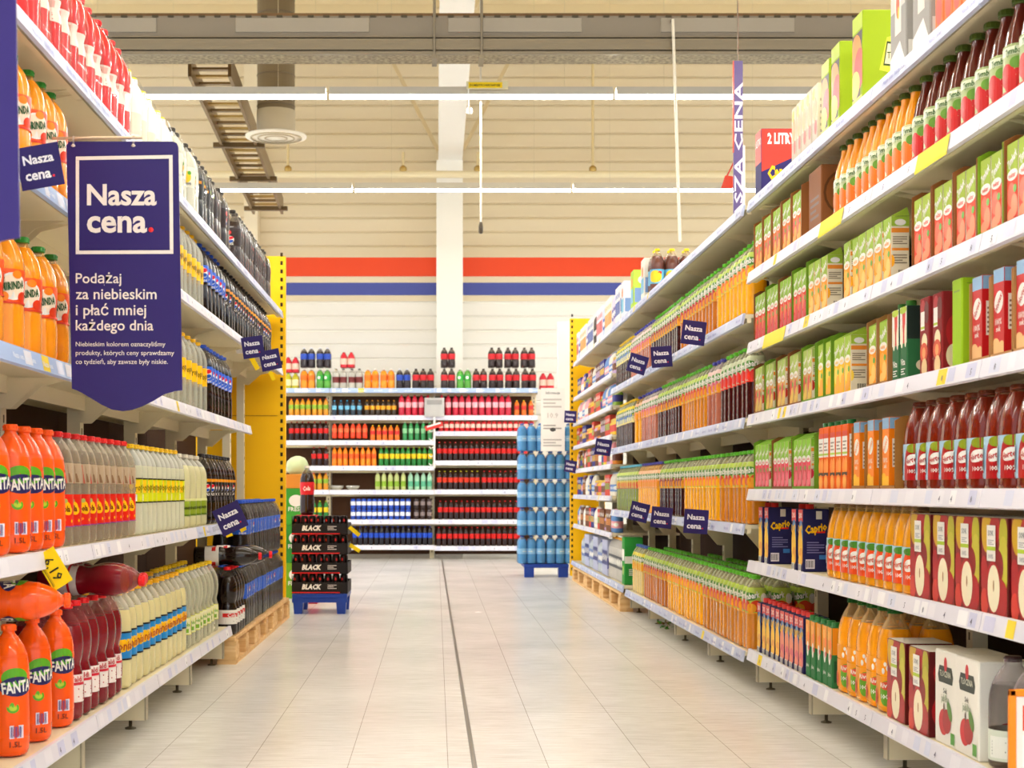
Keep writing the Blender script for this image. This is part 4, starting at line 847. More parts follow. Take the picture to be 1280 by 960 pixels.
def packrow(K, X, z, px0, px1, label, group, flip=0, nx=2, jit=.01):
    a, b_ = sorted((dx(X, px0), dx(X, px1))); L = 2 * (K.d + .001) + .012; n = max(1, int((b_ - a) / L)); p_ = max(L, (b_ - a) / n)
    for i in range(n):
        xx = X + nx * (K.w + .001) / 2 + .006 + random.uniform(0, jit)
        pack(K, nx, 2, -xx, a + p_ * (i + .5), z, 0, f'{label}, {ORD[i]} from the camera', group)
packrow(B['red2l'], X, z, 46, 172, 'shrink-wrapped pack of red soda on left top shelf', G)
packrow(B['whitejug'], X, z, 173, 226, 'wrapped pack of white bottles with yellow caps', G)
packrow(B['lemonpack'], X, z, 227, 254, 'wrapped pack of lemon drink on left top shelf', G)
packrow(B['pepsimax'], X, z, 255, 272, 'wrapped pack of lime-label cola on left top shelf', G)
packrow(B['cherry'], X, z, 273, 291, 'wrapped pack of cherry-label cola on left top shelf', G)
packrow(B['cherry'], X, z, 302, 341, 'wrapped dark cola pack beside the yellow panel', G)

# ---- pallets
def pallet(x0, x1, y0, y1, label, mat, name='wooden_pallet', cat='pallet', group=None, h=.144):
    t = thing(name, ((x0 + x1) / 2, (y0 + y1) / 2, 0), label, cat, group); W = (x1 - x0) / 2; L = (y1 - y0) / 2
    b = MB()
    for k in range(7):
        a = -W + 2 * W * k / 7; b.rbox((a + .006, -L, h - .022), (a + 2 * W / 7 - .006, L, h), mat, .003)
    for yy in (-L, -.05, L - .1): b.box((-W, yy, h - .044), (W, yy + .1, h - .022), mat)
    b.build('top_deck', t)
    for xx in (-W, -.05, W - .1):
        for yy in (-L, -.0725, L - .145):
            b = MB(); b.rbox((xx, yy, .022), (xx + .1, yy + .145, h - .044), mat, .004); b.build('block', t)
    for xx in (-W, -.05, W - .1):
        b = MB(); b.box((xx, -L, 0), (xx + .1, L, .022), mat); b.build('runner', t)
    return t
yp0 = D(9.47)
for i in range(3):
    pallet(-1.78, -1.052, yp0 + i * 1.035, yp0 + i * 1.035 + 1.02, 'wooden pallet under the cola packs on the left, ' + ('first', 'second', 'third')[i] + ' from the camera', WOOD, group='wooden pallets under the cola')
for i, (a, b_) in enumerate(((13.56, 15.1), (15.15, 16.7), (16.75, 18.3))):
    pallet(1.385, 1.97, D(a), D(b_), 'wooden pallet under the grocery shelves on the right, ' + ('first', 'second', 'third')[i] + ' from the camera', WOOD, group='wooden pallets under the groceries')
zp = .145
Xp = 1.06
row(LEFT, Xp, zp, 295, 308, B['colawhite'], 'white-label cola bottle with red cap', 'on the pallet', n=4, rows=2)
zt = zp + B['colawhite'].h
lying(B['colawhite'], -1.30, dx(Xp, 298), zt, radians(95), 'cola bottle lying on top of the standing cola bottles', 'lying cola bottles')
lying(B['colawhite'], -1.26, dx(Xp, 302.5), zt, radians(98), 'cola bottle lying on its side with its red cap outward', 'lying cola bottles')
packrow(B['pepsi'], Xp, zp, 309.5, 356.5, 'wrapped cola pack with blue labels, lower layer', 'wrapped cola packs on pallets')
packrow(B['pepsi'], Xp + .01, zp + B['pepsi'].h + .004, 311, 354, 'wrapped cola pack with blue labels, upper layer', 'wrapped cola packs on pallets')
# ---- stack of black can trays on a blue pallet
db = D(13.3); x0, x1 = at(365, 0, db).x, at(434, 0, db).x; BL = m('#1e3f9a'); px_m = F / db
t = thing('plastic_pallet', ((x0 + x1) / 2, db, 0), 'small blue plastic pallet under the black can trays', 'pallet'); W = (x1 - x0) / 2; Dp = .56
b = MB(); b.rbox((-W, 0, .115), (W, Dp, .15), BL, .006); b.box((-W, .0, .085), (W, .02, .115), BL)
b.build('deck', t)
for xx in (-W + .005, W - .085):
    for yy in (.0, Dp - .11):
        b = MB(); b.add([(xx, yy, .12), (xx + .08, yy, .12), (xx + .08, yy + .1, .12), (xx, yy + .1, .12), (xx + .01, yy + .005, 0), (xx + .07, yy + .005, 0), (xx + .07, yy + .09, 0), (xx + .01, yy + .09, 0)], [(0, 1, 2, 3), (4, 5, 6, 7), (0, 1, 5, 4), (1, 2, 6, 5), (2, 3, 7, 6), (3, 0, 4, 7)], BL); b.build('leg', t)
trayH = (738 - 640) / 4 / px_m
DKT = m('#1b1413', 'paper'); CANB = m('#241a1a', 'steel'); TR = m('#d8201c')
canb = MB(); canb.lathe([(0, 0), (.022, 0), (.0265, .006), (.0265, trayH - .022), (.022, trayH - .012), (.022, trayH - .008), (0, trayH - .010)], CANB, 14, caps=False)
art(canb, [('t', 'B', 0, trayH * .72, .014, TR), ('t', 'L', .0, trayH * .5, .01, w0)], lambda u, v, l: (.0272 * sin(u / .0265), -.0272 * cos(u / .0265), v))
canm = canb.mesh('drink_can')
for k in range(4):
    zt = .151 + k * trayH
    t = thing('can_tray', ((x0 + x1) / 2, db + .01, zt), 'black energy drink can tray on the blue pallet, ' + ('lowest', 'second from bottom', 'third from bottom', 'topmost')[k] + ' of its stack', 'tray', 'black can trays on the blue pallet')
    W2 = W + .003; D2 = .5; b = MB(); hl = trayH * .58
    b.box((-W2, 0, 0), (W2, D2, .003), DKT)
    b.box((-W2, 0, 0), (W2, .004, hl), DKT); b.box((-W2, D2 - .004, 0), (W2, D2, hl), DKT)
    for s_ in (-1, 1): b.prism([(0, 0), (D2, 0), (D2, hl), (D2 - .06, hl), (.06, hl), (0, trayH * .95)], s_ * W2, s_ * (W2 - .004), DKT, 'x')
    art(b, [('r', -W2, .004, W2 * .72, .012, TR), ('t', 'BLACK', -W2 * .28, hl * .6, W2 * .68, w0, 0, 1.15, .25, .05), ('bar', W2 * .28, hl * .42, W2 * .62, hl * .85, 3, m('#d8d0c8'), 0)], lambda u, v, l: (u, -.0006 - .0003 * l, v))
    b.build('tray', t)
    for i in range(7):
        for j in range(2):
            o = link('can', canm, t); o.location = (-W2 + .032 + i * (2 * W2 - .064) / 6, .034 + j * .057, .004); o.rotation_euler.z = random.uniform(-.6, .6)
# green crates and a big cola bottle behind the stack
d_ = D(15.2)
for i, (za, zb_, c_, lb) in enumerate(((.0, .30, '#6fa81e', 'lowest'), (.302, .62, '#2f8a2e', 'middle'), (.622, .93, '#3a9a30', 'upper'))):
    p0 = at(357, 0, d_).x; p1 = at(383, 0, d_).x
    b = MB(); b.rbox((p0, d_, za), (p1, d_ + .3, zb_), m(c_, 'paper'), .004)
    art(b, [('e', (p0 + p1) / 2, (za + zb_) / 2 + .05, .06, .05, w0), ('t', 'FRESH', (p0 + p1) / 2, (za + zb_) / 2 - .02, .13, w0)], lambda u, v, l: (u, d_ - .0006 * l, v))
    tag(b.build('green_carton'), f'green cardboard drink box behind the black trays, {lb} of its stack', 'box', 'green boxes behind the black trays')
b = MB(); b.rbox((p0, d_, .932), (p1, d_ + .3, 1.05), m('#d98a2e', 'paper'), .004); tag(b.build('orange_carton'), 'orange cardboard box on top of the green boxes', 'box')
bag = MB(); bag.lathe([(0, 0), (.07, 0), (.095, .03), (.1, .07), (.092, .11), (.06, .14), (.02, .155), (.0, .157)], m('#c3d2a4', 'plastic'), 14, caps=False)
rb = random.Random(5); bag.v = [(a * (1 + rb.uniform(-.13, .13)), b_ * (1 + rb.uniform(-.13, .13)), c_) for a, b_, c_ in bag.v]
o = bag.build('wrapped_bundle'); o.location = ((p0 + p1) / 2 + .0, d_ + .15, 1.051); tag(o, 'white plastic wrapped bundle on the orange box', 'bundle')
KB = bottle('display_bottle', .058, .39, 'soda', '#2a0f0a', '#5a4038', .88, '#c8c0b8', [(.42, .68, '#d8202a', [('t', 'Cola', 0, .5, .6, w0, .1, 1.5, .2, .03)], 2)])
o = put(KB, at(384, 0, D(14.6)).x, D(14.6), .585 + .13, 0, 'large dark cola bottle standing behind the black trays', None)
b = MB(); xx = at(384, 0, D(14.6)).x; b.rbox((xx - .09, D(14.6) - .09, 0), (xx + .09, D(14.6) + .09, .714), m('#c8202a', 'paper'), .004); tag(b.build('bottle_plinth'), 'red card plinth under the large cola bottle', 'stand')
# ---- water stack on a pallet
dw = D(18.85); x0, x1 = at(655, 0, dw).x, at(711, 0, dw).x; W = (x1 - x0) / 2
WB = bottle('water_bottle', .048, .285, 'straight', '#4f93cf', '#9cc8ea', .9, '#2a5aa8', [(.36, .56, '#8cc0e8', [('t', 'woda', 0, .5, .8, w0)], 2)], lq='gloss')
t = thing('plastic_pallet', ((x0 + x1) / 2, dw, 0), 'blue plastic pallet under the water packs', 'pallet')
b = MB(); b.rbox((-W, 0, .1), (W, .62, .14), BL, .006); b.build('deck', t)
for xx in (-W + .005, W - .105):
    b = MB(); b.rbox((xx, .01, 0), (xx + .1, .11, .105), BL, .004); b.build('leg', t)
b = MB(); b.rbox((-.1, .0, .03), (W - .12, .3, .095), m('#d8c07a', 'film'), .004); 
KS = (zz(0),)
zs = .142
for k in range(5):
    for j in range(2):
        xo = (x0 + x1) / 2 + (.15 if j else -.15) - .0
        pack(WB, 3, 3, xo, dw + .17, zs + k * .296, 0, 'wrapped pack of blue water bottles, ' + ('lowest', 'second', 'third', 'fourth', 'topmost')[k] + ' layer, ' + ('wall side' if j == 0 else 'panel side') + ' column', 'water packs in the blue stack')
# small mixed packs on the pallet's floor side
# poster on a stand before the water
dq = D(18.4); xa, xb = at(676, 0, dq).x, at(706, 0, dq).x; z0, z1 = at(0, 564, dq).z, at(0, 485, dq).z
t = thing('paper_notice', ((xa + xb) / 2, dq, 0), 'white paper notice hanging before the blue water stack', 'poster'); hw = (xb - xa) / 2
b = MB(); b.rbox((-hw, -.006, z0), (hw, .0, z1), m('#f6f2ea', 'paper'), .001)
art(b, [('t', 'Informacja', 0, z1 - .05, hw * 1.2, m('#8a8a86')), ('bar', -hw * .8, z1 - .2, hw * .8, z1 - .09, 3, m('#c8c2ba'), 0), ('t', '10.9', 0, z1 - .28, hw * .9, m('#d0cac0')), ('bar', -hw * .8, z1 - .42, hw * .8, z1 - .36, 2, m('#a8a29a'), 0), ('e', 0, z0 + .22, .03, .02, m('#4a4844')), ('bar', -hw * .8, z0 + .05, hw * .8, z0 + .14, 3, m('#c0bab2'), 0)], lambda u, v, l: (u, -.0066 - .0003 * l, v))
b.build('sheet', t)
zt_ = .142 + 5 * .296; b = MB(); b.box((-.05, .0, zt_ + .001), (.05, dw - dq + .3, zt_ + .008), m('#c8c4bc', 'steel')); b.build('holder', t)
b = MB(); xw0, xw1 = at(697, 0, D(19.6)).x, at(712, 0, D(19.6)).x; b.rbox((xw0, D(19.6), 0), (xw1, D(19.6) + .06, at(0, 402, D(19.6)).z), m('#fbf8f2', 'paint'), .004); tag(b.build('white_post'), 'tall plain white post behind the yellow end panel', 'post')

# ---- far grocery shelves on the right: small goods
SM = []
def small_kinds():
    cols = ['#e8e0d0', '#d84a3a', '#f0c020', '#5a8ac8', '#7a4a30', '#c8a8d0', '#f0a0a8', '#3a3a88', '#8ab040', '#f4f0e8', '#6a3a28', '#e8902a']
    for i, c_ in enumerate(cols):
        c2 = cols[(i * 5 + 3) % 12]
        if i % 3 == 0: SM.append(bottle('grocery_bottle', .04, .19, 'jug', c_, None, 1, c2, [(.2, .5, c2, [('e', 0, .5, .4, .3, w0)], 2)], lq='plastic', seg=12))
        elif i % 3 == 1: SM.append(carton('grocery_box', .085, .08, .18, c_, [('r', -.2, .3, .2, .6, m(c2)), ('e', 0, .75, .12, .1, w0)], [('r', -.2, .3, .2, .6, m(c2))], None, cat='box'))
        else:
            K = Kind(); K.name = 'grocery_jar'; K.cat = 'jar'; K.w = K.d = .08; K.h = .14; b = MB(); b.lathe([(0, 0), (.036, 0), (.04, .01), (.04, .1), (.03, .115), (.03, .12)], m(c_, 'gloss'), 14, caps=False)
            b.lathe([(.0405, .03), (.0405, .085)], m(c2), 14, caps=False); K.body = b; q = MB(); q.lathe([(.033, .115), (.033, .135), (0, .136)], m('#d8b040', 'steel'), 12, caps=False); K.parts = [('lid', q)]; SM.append(fin(K))
small_kinds()
TALL = []
for c_, c2, sh in (('#f4f0ea', '#3a5ab0', 0), ('#4a3a34', '#2a2420', 1), ('#e8e4ee', '#d84a4a', 0), ('#c8d4e8', '#5a6ab8', 1), ('#f6f2e4', '#e8a030', 0), ('#d8d0e0', '#7a6aa8', 1)):
    TALL.append(carton('grocery_box', .095, .1, .3, c_, [('r', -.15, .25, .15, .6, m(c2)), ('e', 0, .75, .1, .08, m(c2))], [('r', -.15, .3, .15, .65, m(c2)), ('e', 0, .8, .1, .07, m(c2))], None, cat='box') if sh == 0 else bottle('grocery_bottle', .046, .31, 'straight', c_, None, 1, c2, [(.25, .55, c2, [('e', 0, .5, .35, .3, w0)], 2)], lq='plastic', seg=12))
TC = ['white and blue', 'dark', 'white and red', 'pale blue', 'cream', 'lilac']
CN = ['cream', 'red', 'yellow', 'blue', 'brown', 'lilac', 'pink', 'navy', 'green', 'white', 'dark', 'orange']
TN = ['lowest', 'second', 'third', 'fourth', 'fifth', 'sixth', 'top']
for ti, z in enumerate(RZe[:6]):
    u = D(14.66) if ti < 6 else D(14.25); u1 = D(18.55); cnt = {}; prev = -1
    while u < u1 - .1:
        i = random.randrange(12)
        if i == prev: continue
        prev = i
        K = SM[i]; n = random.choice((2, 3, 4))
        for q in range(n):
            if u > u1 - .09: break
            cnt[i] = cnt.get(i, 0) + 1
            zz_ = z + .037
            if not any(abs(u - D(e) + 0) < .0 for e in RBe):
                place(RIGHT, 1.45, u + K.w / 2, (dz(RZf[4]) if ti == 6 and u < D(14.6) else zz_), K, f'small {CN[i]} {K.name.replace("_", " ")} on the {TN[ti]} grocery tier, {ORD[min(cnt[i]-1, 33)]} from the camera', f'groceries on the {TN[ti]} tier', False, wobble=.05)
            u += K.w + .006
u = D(14.2); i = 0; cnt = {}
while u < D(18.5):
    k_ = (i * 5 + i // 3) % 6; K = TALL[k_]
    for q in range(random.choice((2, 3))):
        if u > D(18.5): break
        cnt[k_] = cnt.get(k_, 0) + 1
        place(RIGHT, 1.45, u + K.w / 2, (dz(RZf[4]) if u < D(14.68) else RZe[6] + .037) + (.0 if u < D(14.55) or u > D(14.68) else .0), K, f'tall {TC[k_]} {K.name.replace("_", " ")} on the far top tier, {ORD[cnt[k_] - 1]} from the camera', 'tall groceries on the top tier', False, wobble=.05)
        u += K.w + .008
    i += 1
# goods on the low shelf over the right pallets
z = .1965
u = D(12.8); Kg = carton('green_carton', .16, .14, .36, '#2a9a3a', [('r', -.2, .5, .2, .75, w0), ('e', 0, .3, .12, .1, lime)], [('r', -.19, .45, .19, .6, w0), ('bar', -.1, .2, .1, .35, 4, w0, 0)], None, cat='box')
place(RIGHT, 1.43, D(13.75), z, Kg, 'tall bright green box standing on the first pallet', None)
Kb2 = bottle('grocery_bottle', .05, .33, 'straight', '#cfcac2', '#eeeae4', .8, '#e8a020', [(.3, .6, '#4a4a50', [('e', 0, .5, .4, .35, w0)], 2)], lq='milky')
for i in range(9):
    place(RIGHT, 1.43, D(13.95) + i * .105, z, Kb2, f'pale bottle with dark label on the grocery pallet, {ORD[i]} from the camera', 'pale bottles on the grocery pallet')
Kb3 = carton('grocery_box', .09, .1, .3, '#b8bcd8', [('r', -.15, .3, .15, .7, m('#3a3a88')), ('e', 0, .5, .1, .1, w0)], [('r', -.16, .2, .16, .5, m('#5a5aa0'))], None, cat='box')
Kb4 = bottle('grocery_bottle', .045, .27, 'straight', '#cfd8e2', None, 1, '#2a4fa8', [(.3, .65, '#7a8ab8', [('e', 0, .5, .35, .3, w0)], 2)], lq='milky', seg=12)
cq = [0, 0]
for i in range(24):
    u = D(15.1) + i * .1
    if u < D(18.2) and (i // 4) % 2:
        cq[0] += 1; place(RIGHT, 1.43, u, z, Kb4, f'blue-capped pale bottle on the far low shelf, {ORD[cq[0] - 1]} from the camera', 'blue-capped bottles on the far low shelf'); continue
    if u < D(18.2): place(RIGHT, 1.43, u, z, Kb3, f'pale blue grocery box on the far pallets, {ORD[i]} from the camera', 'pale blue boxes on the far pallets')
# top of the far right shelves: tall packs between the ice tea and the yellow panel
z = dz(RZf[4])
for i, (px, c_) in enumerate(((803, '#e8e4d8'), (790, '#b8d84a'), (778, '#e8e4ee'))):
    K = carton('drink_pack_box', .17, .14, .30, c_, [('r', -.25, .2, .25, .55, m('#6ab8d8')), ('e', 0, .7, .14, .12, orn)], [('r', -.2, .2, .2, .55, m('#7a9ad0')), ('e', 0, .75, .12, .1, w0)], None, cat='box')
    place(RIGHT, 1.45, dx(1.45, px), z, K, f'tall {("white", "lime green", "pale lilac")[i]} drinks box on the top shelf behind the iced tea', None)

# ------------------------------------------------------------------ back wall goods (small in view: one mesh each)
def mini(name, R, H, liq, cap, lab, z0=.4, z1=.66, shape='soda'):
    return bottle(name, R, H, shape, liq, None, 1, cap, [(z0, z1, lab, [], 1)], seg=10)
def can(body, top='#c8c8c8'):
    K = Kind(); K.name = 'drink_can'; K.cat = 'can'; K.w = K.d = .066; K.h = .136; b = MB(); b.lathe([(0, 0), (.026, 0), (.032, .01), (.032, .122), (.027, .136), (0, .135)], m(body, 'gloss'), 10, caps=False); b.lathe([(.033, .05), (.033, .1)], m(top), 10, caps=False); K.body = b; K.parts = []; return fin(K)
Mk = {'cola': mini('cola_bottle', .033, .245, '#2a0d08', '#d8201c', '#d8201c'), 'colay': mini('cola_bottle', .033, .245, '#2a0d08', '#c8b81a', '#d8361c'), 'blue': mini('cola_bottle', .033, .245, '#1a1018', '#1f3fb0', '#2450c8'),
      'orange': mini('soda_bottle', .033, .245, '#ff8a14', '#ff7a10', '#f05a1a'), 'green': mini('soda_bottle', .033, .245, '#1f7a2e', '#c8c820', '#f0c81a'), 'green2': mini('soda_bottle', .033, .245, '#2f8a4a', '#f0f0e0', '#8ac890'),
      'lime': mini('soda_bottle', .035, .232, '#b8c07a', '#e8e4d0', '#8ab030', .2, .5), 'aqua': mini('water_bottle', .035, .232, '#9ac8a8', '#cfd8c8', '#5ab088', .2, .5), 'red': can('#d8202a', '#f0c8b8'), 'bluecan': can('#2a50b8', '#e8e8f0'), 'dcan': can('#3a2a2a', '#8a7a78'),
      'blackblue': mini('water_bottle', .033, .2, '#2a3a48', '#2a9ad0', '#6ab0d0'), 'blackor': mini('water_bottle', .033, .2, '#3a2a18', '#e89a1a', '#e8a020'), 'oj': mini('juice_bottle', .034, .2, '#e8401a', '#9a948c', '#f06a3a'), 'redtall': mini('soda_bottle', .04, .27, '#c8203a', '#b0303a', '#f0b0b8'),
      'mix': mini('juice_bottle', .034, .2, '#e8701a', '#e8c81a', '#d8342a'), 'gold': mini('juice_bottle', .034, .22, '#d8901a', '#e83a1a', '#8ab030')}
XBk = .0
def brow(z, px0, px1, k, desc, tier, n=None, up=0):
    row(BACK, .0, z + .058 + up, px0, px1, Mk[k], desc, f'on the {tier} back shelf', n=n, parts=False)
# middle bay (px 413-541)
bz = BZl
brow(bz[0], 440, 541, 'blue', 'small blue-label cola bottle', 'bottom')
for lvl in range(2):
    brow(bz[1], 438, 478, 'bluecan', 'blue can', ('second', 'second (upper layer)')[lvl], up=lvl * .14); brow(bz[1], 478, 514, 'bluecan', 'light blue can', ('second', 'second (upper layer)')[lvl], up=lvl * .14); brow(bz[1], 516, 541, 'dcan', 'dark can', ('second', 'second (upper layer)')[lvl], up=lvl * .14)
brow(bz[2], 468, 508, 'lime', 'pale lime bottle', 'third'); brow(bz[2], 509, 541, 'aqua', 'aqua green bottle', 'third')
brow(bz[3], 414, 471, 'orange', 'small orange soda bottle', 'fourth'); brow(bz[3], 473, 541, 'green', 'small green soda bottle', 'fourth')
brow(bz[4], 414, 460, 'oj', 'small orange juice bottle', 'fifth', up=.03); brow(bz[4], 462, 500, 'mix', 'small mixed juice bottle', 'fifth'); brow(bz[4], 502, 541, 'green2', 'pale green bottle', 'fifth')
brow(bz[5], 414, 453, 'blackblue', 'small blue-capped bottle', 'sixth'); brow(bz[5], 455, 496, 'blackor', 'small orange-capped bottle', 'sixth'); brow(bz[5], 498, 539, 'redtall', 'tall red soda bottle', 'sixth')
# left bay (px 360-411)
brow(bz[5], 360, 411, 'gold', 'small golden juice bottle', 'sixth'); brow(bz[4], 360, 411, 'cola', 'red-label bottle', 'fifth'); brow(bz[3], 388, 411, 'cola', 'dark bottle', 'fourth'); brow(bz[2], 388, 411, 'gold', 'golden drink bottle', 'third')
brow(bz[1], 388, 411, 'green', 'green bottle', 'second')
# right bay
br_ = BZr
brow(br_[0], 545, 655, 'cola', 'red-cap cola bottle', 'bottom'); brow(br_[1], 547, 655, 'cola', 'red-cap cola bottle', 'second'); brow(br_[2], 546, 600, 'colay', 'yellow-cap cola bottle', 'third'); brow(br_[2], 602, 655, 'cola', 'red-cap cola bottle', 'third')
brow(br_[3], 546, 660, 'cola', 'red-cap cola bottle', 'fourth'); brow(br_[4], 548, 668, 'red', 'red can', 'fifth'); brow(br_[5], 548, 640, 'redtall', 'bright red bottle', 'sixth'); brow(br_[5], 642, 668, 'mix', 'yellow-cap bottle', 'sixth')
# two round plates of moulded packaging on the third shelf
for i, px in enumerate((421, 441)):
    q = at(px, 608, YB + .14); b = MB(); b.lathe([(0, 0), (.05, 0), (.085, .03), (.095, .055), (.08, .06)], m('#b9b6b0', 'gloss'), 18, (0, 0, 0)); o = b.build('metal_bowl'); o.location = (q.x, q.y, bz[2] + .057)
    tag(o, 'shiny grey bowl on the third back shelf, ' + ('closer to the cola plinth' if i == 0 else 'closer to the lime bottles'), 'bowl', 'grey bowls on the back shelf')
# packs on top of the back shelves
z = 2.20 + .058
def tp(px, K, nx, lab, up=0): pack(K, nx, 2, at(px, 0, YB).x, YB + .13, z + up, 0, lab, 'drink packs on top of the back shelving', name='drink_pack')
Kc = bottle('cola_bottle', .048, .26, 'soda', '#2a0d08', '#5a4038', .85, '#2a2420', [(.42, .70, '#d8202a', [], 1)], seg=12)
Ko = bottle('soda_bottle', .048, .26, 'soda', '#ff9a1a', '#ffc070', .9, '#f4f0e8', [(.42, .70, '#f47a1a', [], 1)], seg=12)
Kg2 = bottle('soda_bottle', .048, .26, 'soda', '#5aa83a', '#a8d098', .9, '#e8f0e0', [(.42, .70, '#2fae3a', [('e', 0, .5, .3, .3, w0)], 2)], seg=12)
Kbl = bottle('cola_bottle', .048, .26, 'soda', '#2a1a20', '#6a6068', .85, '#e8e8f0', [(.42, .70, '#2a4fc0', [], 1)], seg=12)
Kw = bottle('water_bottle', .048, .26, 'soda', '#d8d4cc', '#f0ece4', .85, '#3a3430', [(.3, .6, '#7a2a2a', [], 1)], lq='milky', seg=12)
Kr = bottle('soda_bottle', .048, .2, 'jug', '#d8283a', None, 1, '#b0303a', [(.2, .6, '#f0c8b8', [], 1)], lq='plastic', seg=12)
Ky = bottle('juice_bottle', .048, .2, 'jug', '#c8c02a', None, 1, '#6ab02a', [(.2, .6, '#f0e8b8', [], 1)], lq='plastic', seg=12)
tp(364, Ky, 2, 'pack of yellow-green juice on the back shelf top, beside the yellow panel'); tp(364, Kr, 2, 'pack of red drinks stacked over yellow-green juice', .215)
tp(384, Ko, 2, 'orange pack on the back shelf top under a blue one'); tp(404, Kg2, 2, 'green pack on the back shelf top under a blue one')
tp(384, Kbl, 2, 'blue pack stacked over the orange pack', .28); tp(404, Kbl, 2, 'blue pack stacked over the green pack', .28)
tp(424, Kw, 2, 'white pack on the back shelf top, first of two'); tp(444, Kw, 2, 'white pack on the back shelf top, next to the orange packs'); tp(434, Kr, 2, 'red pack stacked over the white packs', .28)
tp(464, Ko, 2, 'orange pack on the back shelf top, next to the white packs'); tp(484, Ko, 2, 'orange pack on the back shelf top, next to the blue pack')
tp(504, Kbl, 2, 'blue pack on the back shelf top, between orange and cola'); tp(529, Kc, 3, 'cola pack on the back shelf top, touching the blue pack')
tp(560, Kc, 2, 'cola pack on the back shelf top under another, by the white pillar'); tp(560, Kc, 2, 'single upper cola pack in front of the white pillar', .28); tp(580, Kg2, 2, 'bright green pack on the back shelf top between cola packs')
for i, px in enumerate((600, 620.5, 641, 661.5)):
    tp(px, Kc, 2, f'cola pack on the back shelf top, {ORD[i]} to the right of the green pack')
    if i > 0: tp(px - 1, Kc, 2, f'upper layer cola pack above the shelf top, {ORD[i-1]} of three', .28)
tp(684, Kr, 2, 'low red pack at the end of the back shelf top, behind the notice')

# ------------------------------------------------------------------ signs
def text_at(b, s, px, py, wpx, mat, mp, bold=.0, hf=1.0):
    v, f, W = glyphs(s, bold, 3); g = wpx / W; b.add([mp(px + a * g, py - c_ * g * hf) for a, c_ in v], f, mat)
def big_sign(d, dxp, dyp, label, full=True):
    """laid out on the 145 x 338 grid of the sign itself (px at 413 px per metre)"""
    S = 1 / 412.9 * 5.25 / 5.45
    t = thing('hanging_sign', (0, d, 0), label, 'sign', 'tall purple signs hanging into the aisle')
    ox, oy = (155.5 - VX) * D(5.25) / F + dxp, EYE - (177 - VY) * D(5.25) / F + dyp
    def xy(px, py): return (ox + (px - 155.5) * S, oy - (py - 177) * S)
    def mp(px, py): a, c_ = xy(px, py); return (a, -.0035, c_)
    out = [(83, 182), (86, 178), (90, 177), (216, 177), (221, 179), (223, 184), (228, 488)]
    bot = [(219, 489), (205, 493), (192, 501), (178, 508), (165, 512.5), (153, 514), (140, 512), (127, 506), (114, 498), (102, 491), (96, 488)]
    b = MB(); b.prism([xy(*q) for q in out + bot + [(90, 486)]], -.002, .004, m('#2f2068', 'plastic'))
    if full:
        fr = m('#f3e8de', 'paper')
        for q in (((95, 196), (216, 194), (216, 198.5), (95, 200.5)), ((95, 313.5), (217, 313), (217, 317.5), (95, 318)), ((95, 200.6), (99.3, 200.6), (99.3, 313.4), (95, 313.4)), ((211.5, 198.6), (216, 198.6), (217, 312.9), (212.5, 312.9))):
            b.add([mp(*p_) for p_ in q], [(0, 1, 2, 3)], fr)
        text_at(b, 'Nasza', 109, 256, 87, fr, mp, .026); text_at(b, 'cena', 109, 290, 75, fr, mp, .026)
        c_ = mp(189, 287.5); b.lathe([(.0, 0), (.0075, 0), (.0075, .001), (0, .001)], m('#e8303a'), 14, (0, 0, 0), caps=False); n = 14 * 4
        for i in range(len(b.v) - n, len(b.v)): x_, y_, z_ = b.v[i]; b.v[i] = (c_[0] + x_, c_[1] - z_, c_[2] + y_)
        for s_, y_, wd in (('Podążaj', 354, 57), ('za niebieskim', 374, 101), ('i płać mniej', 394, 88), ('każdego dnia', 413, 97)): text_at(b, s_, 95, y_, wd, fr, mp, .010)
        for s_, y_, wd in (('Niebieskim kolorem oznaczyliśmy', 433, 112), ('produkty, których ceny sprawdzamy', 444, 123), ('co tydzień, aby zawsze były niskie.', 455, 115)): text_at(b, s_, 95, y_, wd, fr, mp, .004)
    b.build('sign_board', t)
    b = MB(); a = xy(78, 173); c_ = xy(178, 172); b.tube((a[0] - .03, 0, a[1]), (c_[0], 0, c_[1]), .0045, m('#d8c3a8', 'steel'), 8); b.build('hanger_rod', t)
    for px in (92, 167):
        b = MB(); q0 = xy(px, 170); q1 = xy(px, 184); b.tube((q0[0], -.003, q0[1]), (q1[0], -.004, q1[1]), .003, m('#f2e8e0', 'clear'), 6); b.lathe([(.003, 0), (.007, .003), (.003, .008)], m('#e8ded0'), 8, (q1[0], -.005, q1[1])); b.build('clip', t)
    return t
big_sign(D(5.25), 0, 0, 'tall purple price sign with white lettering hanging from the left shelf')
d2 = D(3.15)
s2 = big_sign(d2, (25 - VX) * d2 / F - (228 - VX) * D(5.25) / F, 1.36 - (EYE - (488 - VY) * D(5.25) / F), 'purple sign cut off by the left edge, closest to the camera', full=False)

